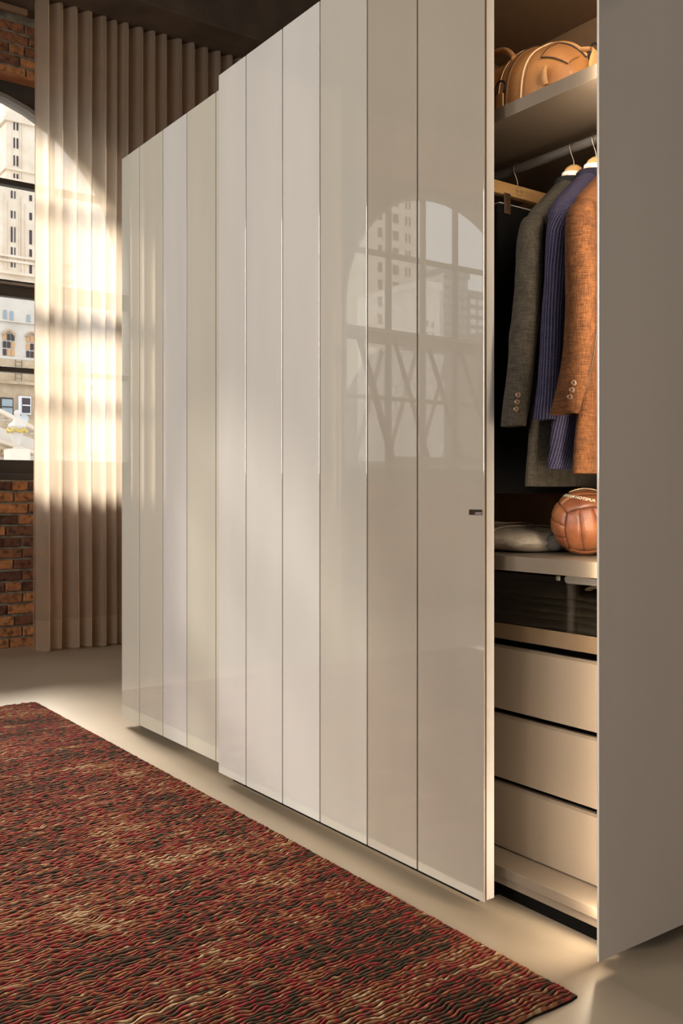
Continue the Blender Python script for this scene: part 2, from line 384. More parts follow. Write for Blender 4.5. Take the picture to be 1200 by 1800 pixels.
for cx in WC: MB().box(cx-WH, cx+WH, YF-.022, YF+.098, Z1-.001, Z1+.014).build('brick_lintel', M['lintel'], wall_back, bevel=.003)
def arch_window(idx, cx, tilted):
    """dark steel window: rectangular frame plate with a round-headed glazed opening"""
    y0, y1 = 6.70, 6.80; R_ = 1.15; zc = 2.71; zb = 1.29; n = 24
    inner = [(cx-R_, zb), (cx-R_, 1.8), (cx-R_, 2.3)] + [(cx-R_*math.cos(math.pi*k/n), zc+R_*math.sin(math.pi*k/n)) for k in range(n+1)] + [(cx+R_, 2.3), (cx+R_, 1.8), (cx+R_, zb)]
    outer = []
    for (x, z) in inner:
        if z < zc + .001: outer.append((cx-WH if x < cx else cx+WH, Z0 if z == zb else z))
        else:
            dx, dz = x-cx, z-zc; s = min((WH/abs(dx)) if abs(dx) > 1e-6 else 9e9, ((Z1-zc)/dz) if dz > 1e-6 else 9e9)
            outer.append((cx+dx*s, zc+dz*s))
    mb = MB(); m = len(inner)
    for (rg, yy) in ((inner,y0),(outer,y0),(outer,y1),(inner,y1)): mb.v += [(x, yy, z) for x, z in rg]
    for i in range(m-1):
        for a, q in ((0,1),(1,2),(2,3),(3,0)): mb.f.append([a*m+i, a*m+i+1, q*m+i+1, q*m+i])
    mb.box(cx-WH, cx+WH, y0, y1, Z0, zb)
    root = tag(mb.build('window_%d' % idx, M['steel_dark']), kind='structure')
    rim = MB()
    pr = [(x, z) for x, z in inner]
    rows = []
    for i, (x, z) in enumerate(pr):
        a = pr[max(i-1,0)]; q = pr[min(i+1,m-1)]; tx, tz = q[0]-a[0], q[1]-a[1]; ln = math.hypot(tx,tz); nx, nz = tz/ln, -tx/ln
        rows.append([(x+nx*d, y, z+nz*d) for d, y in ((0,y0-.012),(.028,y0-.012),(.028,y1),(0,y1))])
    rim.grid(rows, True).build('arch_rim', M['steel_rim'], root)
    # bars
    for (za, zb_, nm) in ((3.205,3.245,'glazing_bar'),(2.43,2.545,'meeting_rail'),(1.905,1.94,'glazing_bar')):
        wd = R_ if za < zc else math.sqrt(max(R_*R_-(za-zc)**2, .01))
        MB().box(cx-wd+.001, cx+wd-.001, y0+.005, y1-.03, za, zb_).build(nm, M['steel_dark'], root, bevel=.004)
    box('rail_cap', M['steel_rim'], cx-R_, cx+R_, y0-.035, y0+.004, 2.505, 2.52, root)
    box('sill', M['steel_dark'], cx-WH+.004, cx+WH-.004, YF+.005, y0-.001, Z0+.001, Z0+.04, root, bevel=.004)
    for dx in (-.615, -.205, .205, .615):
        zt = zc + math.sqrt(R_*R_-dx*dx)
        MB().box(cx+dx-.018, cx+dx+.018, y0+.01, y1-.035, zb, zt).build('mullion', M['steel_dark'], root, bevel=.004)
    cols = [-R_, -.615, -.205, .205, .615, R_]
    for (za, zb2) in ((zb,1.905),(1.94,2.43),(2.545,3.205),(3.245,3.855)):
        for i in range(5):
            xa, xb = cx+cols[i]+(.018 if i else 0), cx+cols[i+1]-(.018 if i < 4 else 0)
            if za > 3: # top row follows the arch
                top = []
                for k in range(9):
                    x = xa+(xb-xa)*k/8; top.append((x, max(zc+math.sqrt(max(R_*R_-(x-cx)**2, 0)), za+.002)))
                pg = [(x, 6.742, za) for x, _ in top] , [(x, 6.742, z) for x, z in top]
                if top[4][1] < za+.004: continue
                MB().grid([pg[0], pg[1]]).build('pane', M['pane'], root)
            else:
                MB().grid([[(xa,6.742,za),(xb,6.742,za)],[(xa,6.742,zb2),(xb,6.742,zb2)]]).build('pane', M['pane'], root)
    if tilted:   # inner hopper sash hinged at the meeting rail and swung into the room
        s = MB(); hz, hy, bz, by = 2.42, 6.66, 1.34, 6.20
        for dx in (-1.0, 1.0): s.bar((cx+dx, hy, hz), (cx+dx, by, bz), .05, .035, (1,0,0))
        s.bar((cx-1.0, hy, hz), (cx+1.0, hy, hz), .035, .05); s.bar((cx-1.0, by, bz), (cx+1.0, by, bz), .04, .06)
        sash = s.build('tilted_sash', M['steel_dark'], root)
        for dx in (-.6, -.2, .2, .6): MB().bar((cx+dx, hy, hz), (cx+dx, by, bz), .03, .03, (1,0,0)).build('sash_bar', M['steel_dark'], sash)
    return root
M['steel_rim'] = mat('steel_rim', (.22,.19,.16), .45)
arch_window(1, WC[0], False)
arch_window(2, WC[1], True)

# low partition behind the wardrobe
tag(MB().box(2.40, 2.52, YN, 4.05, 0, 2.56).build('wall_partition', M['partition']), kind='structure')

# ------------------------------------------------------------------ wardrobe
WD = empty('sliding_door_wardrobe', (2.0, 2.7, 0), label='long pale glossy sliding-door wardrobe standing open at its right end', cat='wardrobe')
def wpart(name, m, x0,x1,y0,y1,z0,z1, parent=None, bevel=.001):
    p = parent or WD
    base = Vector((2.0,2.7,0)) if True else 0
    return MB().box(x0-base.x,x1-base.x,y0-base.y,y1-base.y,z0,z1).build(name, m, p, bevel=bevel)
ZB, ZT = .036, 2.578
def door(y_bounds, x, mats, lab):
    ya, yb = y_bounds[0], y_bounds[-1]
    body = wpart('sliding_door', M['door_body'], x+.0112, x+.038, ya+.002, yb-.002, ZB+.002, ZT-.001, bevel=.001)
    wpart('bonding_layer', M['bond_line'], x+.0052, x+.0110, ya+.0022, yb-.0022, ZB+.004, ZT-.003, parent=body, bevel=0)
    for i in range(len(y_bounds)-1):
        wpart('glass_panel', mats[i], x, x+.005, y_bounds[i]+(.0026 if i else 0), y_bounds[i+1]-(.0026 if i < len(y_bounds)-2 else 0), ZB, ZT, parent=body, bevel=.0014)
    body['label'] = lab
    return body
nb = [1.700, 1.954, 2.176, 2.416, 2.632, 2.868, 3.065]
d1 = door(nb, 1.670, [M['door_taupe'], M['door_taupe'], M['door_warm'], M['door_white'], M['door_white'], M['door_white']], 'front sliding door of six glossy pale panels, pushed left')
rb = [2.72, 2.95, 3.198, 3.44, 3.66, 3.896, 4.089]
d2 = door(rb, 1.730, [M['door_beige'], M['door_beige'], M['door_beige'], M['door_pale'], M['door_beige'], M['door_beige']], 'rear sliding door of beige and one whiter panel')
# maker's plate on the door
plate = wpart('maker_plate', M['tag_metal'], 1.6672, 1.6698, 1.7055, 1.7505, .9985, 1.0120, parent=d1, bevel=.0005)
# end panel: glass sheet over a body, LED profile in its inner face
ep = wpart('end_panel', M['taupe'], 1.714, 2.36, 1.3485, 1.376, ZB+.002, ZT-.002)
wpart('end_glass', M['end_glass'], 1.665, 2.362, 1.342, 1.348, ZB-.004, ZT, parent=ep, bevel=.0015)
prof = wpart('led_profile', M['alu'], 1.728, 1.742, 1.3762, 1.3795, .04, 2.50, bevel=0)
ls = MB(); ca_, sa_ = math.cos(R(20)), math.sin(R(20)); px_, py_ = 1.7345-2, 1.3845-2.7
for zq in (.10, 2.49):
    for d, e in ((-.0055,0),(.0055,0),(.0055,-.002),(-.0055,-.002)): ls.v.append((px_-sa_*d+ca_*e, py_+ca_*d+sa_*e, zq))
ls.f = [[0,1,5,4]]; st_ = ls.build('led_strip', M['led'], prof)
ls2 = MB(); ls2.v = ls.v[:]; ls2.f = [[1,2,6,5],[2,3,7,6],[3,0,4,7],[3,2,1,0],[4,5,6,7]]; ls2.build('led_holder', M['alu'], prof)
ft = MB(); ft.v = [(1.712-2, 1.3812-2.7, .085), (1.712-2, 1.3812-2.7, .21), (1.726-2, 1.3812-2.7, .21), (1.726-2, 1.3812-2.7, .085)]
ft.f = [[0,1,2,3]]; ft.build('foot_light', M['led_floor'], prof)  # hidden emitter added to throw a bright pool on the floor
wpart('end_panel', M['taupe'], 1.772, 2.36, 4.055, 4.082, ZB, 2.56)
M['back_board'] = noisy('back_board', [(.3,(.38,.24,.14)),(.7,(.42,.27,.16))], 30, rough=.5)
wpart('back_panel', M['back_board'], 2.32, 2.338, 1.3765, 4.054, .07, 2.53)
wpart('top_panel', M['carcass'], 1.772, 2.32, 1.3765, 4.054, 2.50, 2.53)
wpart('top_rail', M['taupe'], 1.7715, 1.7718, 1.3765, 4.054, 2.47, 2.53, bevel=0)
wpart('divider', M['carcass'], 1.775, 2.319, 2.285, 2.303, .101, 2.499)
wpart('bottom_panel', M['taupe'], 1.752, 2.318, 1.3765, 4.054, .074, .099)
wpart('bottom_track', M['taupe'], 1.758, 1.79, 1.3765, 4.054, .052, .0735)
wpart('plinth', M['plinth'], 1.797, 1.815, 1.39, 4.04, .0, .0515)
wpart('floor_track', M['plinth'], 1.722, 1.796, 1.775, 3.05, .0, .004, bevel=0)  # black strip standing in for shade on the floor under the front door
wpart('foot', M['plinth'], 1.98, 2.02, 1.40, 1.44, .0, .0738)
wpart('foot', M['plinth'], 1.98, 2.02, 3.98, 4.02, .0, .0738)
S1 = wpart('shelf', M['taupe'], 1.752, 2.319, 1.3765, 2.284, 2.006, 2.040)
S2 = wpart('shelf', M['taupe'], 1.752, 2.319, 1.3765, 2.284, .857, .894)
wpart('shelf', M['carcass'], 1.80, 2.319, 2.304, 4.054, 1.20, 1.225)
wpart('inner_side', M['carcass'], 1.775, 2.319, 1.3765, 1.386, .895, 2.005, bevel=0)
# hanging rod
rod = MB().tube([(1.942-2, 1.388-2.7, 1.953), (1.942-2, 2.283-2.7, 1.953)], .0125, 20).build('hanging_rod', M['rod'], WD, smooth=True)
# drawers with solid fronts
for za, zb in ((.1035,.2745),(.2885,.4590),(.4740,.6440)):
    fr = wpart('drawer_front', M['taupe'], 1.844, 1.862, 1.390, 2.282, za, zb-.005, bevel=.0012)
    mb = MB(); xa, ya = 1.862-2, 1.390-2.7
    mb.v += [(1.844-2,ya,zb-.0048),(1.862-2,ya,zb-.0048),(1.862-2,ya,zb),(1.850-2,ya,zb)]; yb = 2.282-2.7
    mb.v += [(p[0], yb, p[2]) for p in mb.v[:4]]
    mb.f += [[3,2,1,0],[4,5,6,7],[0,1,5,4],[1,2,6,5],[2,3,7,6],[3,0,4,7]]
    mb.build('finger_chamfer', M['taupe'], fr)
    wpart('drawer_box', M['black_gap'], 1.8622, 2.28, 1.400, 2.272, za+.01, zb-.022, parent=fr, bevel=0)
wpart('recess_panel', M['black_gap'], 1.885, 1.887, 1.3765, 2.284, .655, .665, bevel=0)
# glass-fronted drawer
gd = wpart('glass_drawer', M['black_gap'], 1.856, 2.29, 1.395, 2.275, .668, .676, bevel=0)
wpart('glass_front', M['smoked_glass'], 1.844, 1.848, 1.390, 2.282, .662, .842, parent=gd, bevel=0)
wpart('lower_strip', M['bronze'], 1.8415, 1.8435, 1.392, 2.280, .664, .705, parent=gd, bevel=0)
pt_ = [(1.4, .829), (1.578, .829)] + [(1.578+.0095*math.sin(R(a)), .8385-.0095*math.cos(R(a))) for a in range(20,180,20)] + [(1.578, .848), (1.53,.848), (1.4,.838)]
tb = MB(); nn_ = len(pt_); tb.v = [(1.838-2, y-2.7, z) for y, z in pt_] + [(1.8435-2, y-2.7, z) for y, z in pt_]
tb.f = [list(range(nn_))] + [[i, nn_+i, nn_+(i+1)%nn_, (i+1)%nn_] for i in range(nn_)]; tb.build('pull_tab', M['tab_grey'], gd)
wpart('latch', M['tab_grey'], 1.838, 1.8435, 1.604, 1.617, .833, .846, parent=gd, bevel=.003)
wpart('drawer_side', M['carcass'], 1.856, 2.29, 1.388, 1.3945, .668, .78, parent=gd, bevel=0)
wpart('drawer_side', M['carcass'], 1.856, 2.29, 2.2755, 2.282, .668, .78, parent=gd, bevel=0)
wpart('drawer_back', M['black_gap'], 2.2905, 2.30, 1.395, 2.275, .668, .84, parent=gd, bevel=0)

# text helper: built-in font turned into mesh
def text_mesh(s, size, m, name, parent, fn, extrude=.0003, shear=0, spacing=1.0, res=3, offset=0):
    cu = bpy.data.curves.new('t', 'FONT'); cu.body = s; cu.size = size; cu.extrude = extrude; cu.resolution_u = res
    cu.align_x = 'CENTER'; cu.align_y = 'CENTER'; cu.shear = shear; cu.space_character = spacing; cu.offset = offset
    ob = bpy.data.objects.new('t', cu); COL.objects.link(ob)
    dg = bpy.context.evaluated_depsgraph_get(); me = bpy.data.meshes.new_from_object(ob.evaluated_get(dg))
    bpy.data.objects.remove(ob)
    me.name = name
    bm = bmesh.new(); bm.from_mesh(me)
    bmesh.ops.triangulate(bm, faces=bm.faces)
    for vv in bm.verts: vv.co = fn(vv.co)
    bm.to_mesh(me); bm.free(); me.materials.clear(); me.materials.append(m)
    o = bpy.data.objects.new(name, me); COL.objects.link(o); o.parent = parent; return o
text_mesh('LAGO', .0088, M['tag_letters'], 'lettering', d1, lambda c: Vector((1.6671-2-c.z, 1.7165-2.7-c.x, 1.0025+c.y)), .0002)

# ------------------------------------------------------------------ curtains
def curtain(name, x0, x1, seed, y=6.30, ztop=4.345):
    rnd = random.Random(seed); root = tag_me = None
    xs = []; x = x0; ph = 0
    nx = int((x1-x0)/.005); nz = 64
    # irregular pleat phase
    knots = [0]; 
    while knots[-1] < x1-x0+.3: knots.append(knots[-1] + rnd.uniform(.075, .125))
    amp = [rnd.uniform(.75, 1.2) for _ in knots]; drift = [rnd.uniform(-.02,.02) for _ in knots]
    P = []
    for iz in range(nz+1):
        t = iz/nz; z = .012 + (ztop-.012)*t; row = []
        for ix in range(nx+1):
            s = (x1-x0)*ix/nx
            k = 0
            while knots[k+1] < s: k += 1
            fr = (s-knots[k])/(knots[k+1]-knots[k])
            a = amp[k]*(1-fr)+amp[k+1]*fr; dr = drift[k]*(1-fr)+drift[k+1]*fr
            w_ = math.sin(2*math.pi*fr)
            sh = w_ + .30*math.sin(4*math.pi*fr+.8)
            A = .050 + .012*math.sin(3*t+seed)
            low = max(0, 1-t*3.5)
            n1 = noise.noise(Vector((s*3.2, t*1.3, seed)))
            yy = y + A*a*sh + .03*n1*(1-t)
            xx = x0 + s + .017*math.cos(2*math.pi*fr)*a + dr*(1-t) + .018*low*noise.noise(Vector((s*5, 3.1, seed))) 
            zz = z + (low*.012*noise.noise(Vector((s*8, 9, seed))) if iz == 0 else 0)
            row.append((xx, yy, max(zz, .004)))
        P.append(row)
    o = MB().grid(P).build(name, M['sheer'], smooth=False)
    o.data.polygons.foreach_set('use_smooth', [True]*len(o.data.polygons))
    return o
tag(curtain('sheer_curtain', 2.045, 3.60, 3), 'floor-length sheer beige curtain hanging before the brick wall left of the wardrobe', 'curtain')
tag(curtain('sheer_curtain', -1.25, .75, 5), 'second sheer beige curtain, seen only as pale streaks mirrored in the doors', 'curtain')

# ------------------------------------------------------------------ rug
def make_rug():
    x0, x1, y0, y1 = -1.15, 1.56, 1.31, 4.765
    pitch = .0115; per = 6; nr = int((y1-y0)/pitch); ny = nr*per+1; nx = 390
    X = np.linspace(x0, x1, nx); Yr = np.linspace(y0, y1, ny)
    gx, gy = np.meshgrid(X, Yr)
    rng = np.random.default_rng(4)
    # wobbling ribs: smooth random offset along each rib
    kn = rng.normal(size=(nr//4+4, nx//4+6)); 
    def up(a, n0, n1):
        r0 = np.linspace(0, a.shape[0]-1.001, n0); r1 = np.linspace(0, a.shape[1]-1.001, n1)
        i0 = r0.astype(int); f0 = (r0-i0)[:,None]; i1 = r1.astype(int); f1 = (r1-i1)[None,:]
        f0 = f0*f0*(3-2*f0); f1 = f1*f1*(3-2*f1)
        return (a[i0][:,i1]*(1-f0)*(1-f1)+a[i0+1][:,i1]*f0*(1-f1)+a[i0][:,i1+1]*(1-f0)*f1+a[i0+1][:,i1+1]*f0*f1)
    wob = up(kn, ny, nx)
    gy2 = gy + wob*.0028
    ph = (np.arange(ny) % per)/per
    prof = np.array([0.0, .62, .93, 1.0, .93, .62])[np.arange(ny) % per][:,None]
    knob = up(rng.uniform(.25, 1.0, size=(nr+2, nx//2+2)), ny, nx)
    gz = .004 + .0095*prof*knob
    edge = np.minimum.reduce([gx-x0, x1-gx, gy-y0, y1-gy]); gz = np.where(edge < .004, .0045, gz)
    gx2 = gx.copy(); gx2[:, -1] += rng.normal(size=ny)*.0012; gx2[:, 0] += rng.normal(size=ny)*.0012
    V = np.stack([gx2, gy2, gz], -1).reshape(-1, 3)
    i = np.arange((ny-1)*(nx-1)); r = i//(nx-1); c_ = i % (nx-1); a = r*nx+c_
    Q = np.stack([a, a+1, a+nx+1, a+nx], -1)
    # skirt down to the floor
    ring = np.concatenate([np.arange(nx), nx-1+nx*np.arange(1, ny), (ny-1)*nx+np.arange(nx-2, -1, -1), nx*np.arange(ny-2, 0, -1)])
    base = len(V); low = V[ring].copy(); low[:, 2] = .0005; V = np.concatenate([V, low]); k = np.arange(len(ring)); k2 = (k+1) % len(ring)
    Q = np.concatenate([Q, np.stack([ring[k2], ring[k], base+k, base+k2], -1)])
    me = bpy.data.meshes.new('rug'); me.vertices.add(len(V)); me.vertices.foreach_set('co', V.astype(np.float32).ravel())
    me.loops.add(len(Q)*4); me.loops.foreach_set('vertex_index', Q.astype(np.int32).ravel())
    me.polygons.add(len(Q)); me.polygons.foreach_set('loop_start', (np.arange(len(Q))*4).astype(np.int32))
    me.polygons.foreach_set('use_smooth', np.ones(len(Q), bool))
    # yarn coordinate (rib number, position along) so colours follow the ribs
    ribn = (np.arange(ny)//per).astype(np.float32)
    at = me.attributes.new('rib', 'FLOAT', 'POINT'); vals = np.concatenate([np.repeat(ribn, nx), np.repeat(ribn, nx)[ring]]); at.data.foreach_set('value', vals.astype(np.float32))
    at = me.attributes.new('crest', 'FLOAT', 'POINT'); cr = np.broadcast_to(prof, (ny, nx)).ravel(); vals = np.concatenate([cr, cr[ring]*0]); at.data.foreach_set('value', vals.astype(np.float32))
    me.update(); me.validate()
    m = mat('rug_yarn', rough=.9, spec=.15); n, l, p = NT(m)
    g = n.new('ShaderNodeNewGeometry'); sx = n.new('ShaderNodeSeparateXYZ'); l.new(g.outputs['Position'], sx.inputs[0])
    rb_ = n.new('ShaderNodeAttribute'); rb_.attribute_name = 'rib'
    def math_(op, a, b_, c__=None):
        q = n.new('ShaderNodeMath'); q.operation = op
        for i_, x_ in enumerate((a, b_, c__)):
            if x_ is None: continue
            if isinstance(x_, (int, float)): q.inputs[i_].default_value = x_
            else: l.new(x_, q.inputs[i_])
        return q.outputs[0]
    def comb(x, y, z=0):
        q = n.new('ShaderNodeCombineXYZ')
        for i_, x_ in enumerate((x, y, z)):
            if isinstance(x_, (int, float)): q.inputs[i_].default_value = x_
            else: l.new(x_, q.inputs[i_])
        return q.outputs[0]
    def nz(vec, scale, det=2, rough_=.5):
        t = n.new('ShaderNodeTexNoise'); t.inputs['Scale'].default_value = scale; t.inputs['Detail'].default_value = det; t.inputs['Roughness'].default_value = rough_
        l.new(vec, t.inputs['Vector']); return t.outputs['Fac']
    X_, Y_, RB = sx.outputs['X'], sx.outputs['Y'], rb_.outputs['Fac']
    streak = nz(comb(math_('MULTIPLY', X_, 4.0), math_('MULTIPLY', RB, 5.37)), 1.0, 3, .65)            # long yarn runs, one colour per rib
    short = nz(comb(math_('MULTIPLY', X_, 48.0), math_('MULTIPLY', RB, 7.91)), 1.0, 1)
    patch = nz(comb(math_('MULTIPLY', X_, 3.2), math_('MULTIPLY', Y_, 4.2), 4), 1.0, 4, .6)
    block = nz(comb(math_('SNAP', X_, .045), math_('SNAP', Y_, .07), 9), 4.3, 3, .7)
    s1 = math_('ADD', math_('MULTIPLY', streak, .95), math_('MULTIPLY', short, .8))
    s2 = math_('ADD', s1, math_('MULTIPLY', patch, .6)); s3 = math_('ADD', s2, math_('MULTIPLY', block, .55))
    val = math_('MULTIPLY_ADD', s3, 1.05, -.99)
    pal = ramp(n, [(.0,(.030,.024,.014)),(.34,(.065,.047,.028)),(.45,(.115,.062,.036)),(.50,(.24,.040,.034)),(.55,(.36,.040,.040)),(.585,(.20,.09,.050)),(.64,(.38,.13,.05)),(.70,(.26,.13,.07)),(.80,(.55,.36,.20))])
    l.new(val, pal.inputs['Fac'])
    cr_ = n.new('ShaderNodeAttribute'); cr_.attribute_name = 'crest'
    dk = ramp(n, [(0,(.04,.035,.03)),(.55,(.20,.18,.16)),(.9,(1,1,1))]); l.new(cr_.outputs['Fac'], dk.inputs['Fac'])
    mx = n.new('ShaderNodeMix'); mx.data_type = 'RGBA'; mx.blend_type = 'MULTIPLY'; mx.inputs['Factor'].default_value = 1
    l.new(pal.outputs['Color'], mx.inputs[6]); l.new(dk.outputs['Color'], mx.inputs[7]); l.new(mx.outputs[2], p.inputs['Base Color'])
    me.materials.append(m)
    o = bpy.data.objects.new('rug', me); COL.objects.link(o)
    return tag(o, 'red, orange and dark brown ribbed handwoven rug lying on the concrete floor', 'rug')
make_rug()

# ------------------------------------------------------------------ clothes
def loft(sections, n=28, px=2.3):
    """sections: (centre, half width x, half depth y, rotation about z, power); returns MB + uv"""
    rows = []; uvs = []
    vlen = 0; prev = None
    for (cc, hw, hd, rz) in sections:
        cc = Vector(cc); row = []; peri = 0; pp = None; ur = []
        for k in range(n):
            a = 2*math.pi*k/n; ca, sa = math.cos(a), math.sin(a)
            x = math.copysign(abs(ca)**(2/px), ca)*hw; y = math.copysign(abs(sa)**(2/px), sa)*hd
            q = cc + Vector((x*math.cos(rz)-y*math.sin(rz), x*math.sin(rz)+y*math.cos(rz), 0)); row.append(q)
            if pp is not None: peri += (q-pp).length
            pp = q; ur.append(peri)
        if prev is not None: vlen += (cc-prev).length
        prev = cc; rows.append(row); uvs.append([(u, vlen) for u in ur])
    return rows, uvs
def loft_obj(name, rows, uvs, m, parent, wrinkle=0, seed=0, cap_top=True, cap_bot=False, sub=2):
    me = bpy.data.meshes.new(name); n = len(rows[0]); nr = len(rows)
    # refine rows by catmull-rom style interpolation
    R2 = []; U2 = []
    for i in range(nr-1):
        p0, p1, p2, p3 = rows[max(i-1,0)], rows[i], rows[i+1], rows[min(i+2,nr-1)]
        for s in range(sub*3):
            t = s/(sub*3)
            R2.append([(p1[k]*2 + (p2[k]-p0[k])*t + (p0[k]*2-p1[k]*5+p2[k]*4-p3[k])*t*t + (p1[k]*3-p0[k]-p2[k]*3+p3[k])*t**3)*.5 for k in range(n)])
            U2.append([(uvs[i][k][0]*(1-t)+uvs[i+1][k][0]*t, uvs[i][k][1]*(1-t)+uvs[i+1][k][1]*t) for k in range(n)])
    R2.append(rows[-1]); U2.append(uvs[-1])
    if wrinkle:
        for row in R2:
            c0 = sum(row, Vector())/len(row)
            for k in range(n):
                d = (row[k]-c0); d.z = 0
                if d.length > 1e-5:
                    q = row[k]; s = noise.noise(Vector((q.x*14+seed, q.y*14, q.z*9)))+.5*noise.noise(Vector((q.x*30, q.y*30+seed, q.z*22)))
                    row[k] = q + d.normalized()*s*wrinkle
    V = [p for row in R2 for p in row]; Fc = []; L = len(R2)
    for i in range(L-1):
        for k in range(n): k2 = (k+1) % n; Fc.append([i*n+k, (i+1)*n+k, (i+1)*n+k2, i*n+k2])
    if cap_top: Fc.append([k for k in range(n)])
    if cap_bot: Fc.append([(L-1)*n+k for k in reversed(range(n))])
    me.from_pydata([tuple(p) for p in V], [], Fc)
    uvl = me.uv_layers.new(name='UVMap')
    for poly in me.polygons:
        for li in poly.loop_indices:
            vi = me.loops[li].vertex_index; i, k = divmod(vi, n); u = U2[i][k][0]
            if k == 0 and any(me.loops[q].vertex_index % n == n-1 for q in poly.loop_indices): u = U2[i][n-1][0] + .01
            uvl.data[li].uv = (u, U2[i][k][1])
    bm = bmesh.new(); bm.from_mesh(me); bmesh.ops.recalc_face_normals(bm, faces=bm.faces); bm.to_mesh(me); bm.free()
    me.polygons.foreach_set('use_smooth', [True]*len(me.polygons)); me.set_sharp_from_angle(angle=R(60))
    me.materials.append(m); o = bpy.data.objects.new(name, me); COL.objects.link(o); o.parent = parent
    return o
def crv(pts, n=8):
    """catmull-rom through points"""
    P = [Vector(p) for p in pts]; out = []
    for i in range(len(P)-1):
        p0, p1, p2, p3 = P[max(i-1,0)], P[i], P[i+1], P[min(i+2,len(P)-1)]
        for s in range(n):
            t = s/n; out.append((p1*2+(p2-p0)*t+(p0*2-p1*5+p2*4-p3)*t*t+(p1*3-p0-p2*3+p3)*t**3)*.5)
    out.append(P[-1]); return out

def hanger(root, zr, zhump, kind, wood=True):
    """wire hook over the rod (rod centre at local z=zr) and a wooden body whose top is zhump"""
    pts = []
    for k in range(11):
        a = R(-50) + k*R(230)/10; pts.append((0 - .0165*math.cos(a)*1.0, 0, zr + .0165*math.sin(a)))
    pts = [(.0165*math.cos(R(a)), 0, zr+.0005+.0165*math.sin(R(a))) for a in range(-40, 200, 20)]
    pts += [(-.0145, 0, zr-.010), (-.004, 0, zr-.028), (0, 0, zr-.038), (0, 0, zhump-.004)]
    return MB().tube(pts, .0014, 8).build('hook', M['wire'], root, smooth=True)

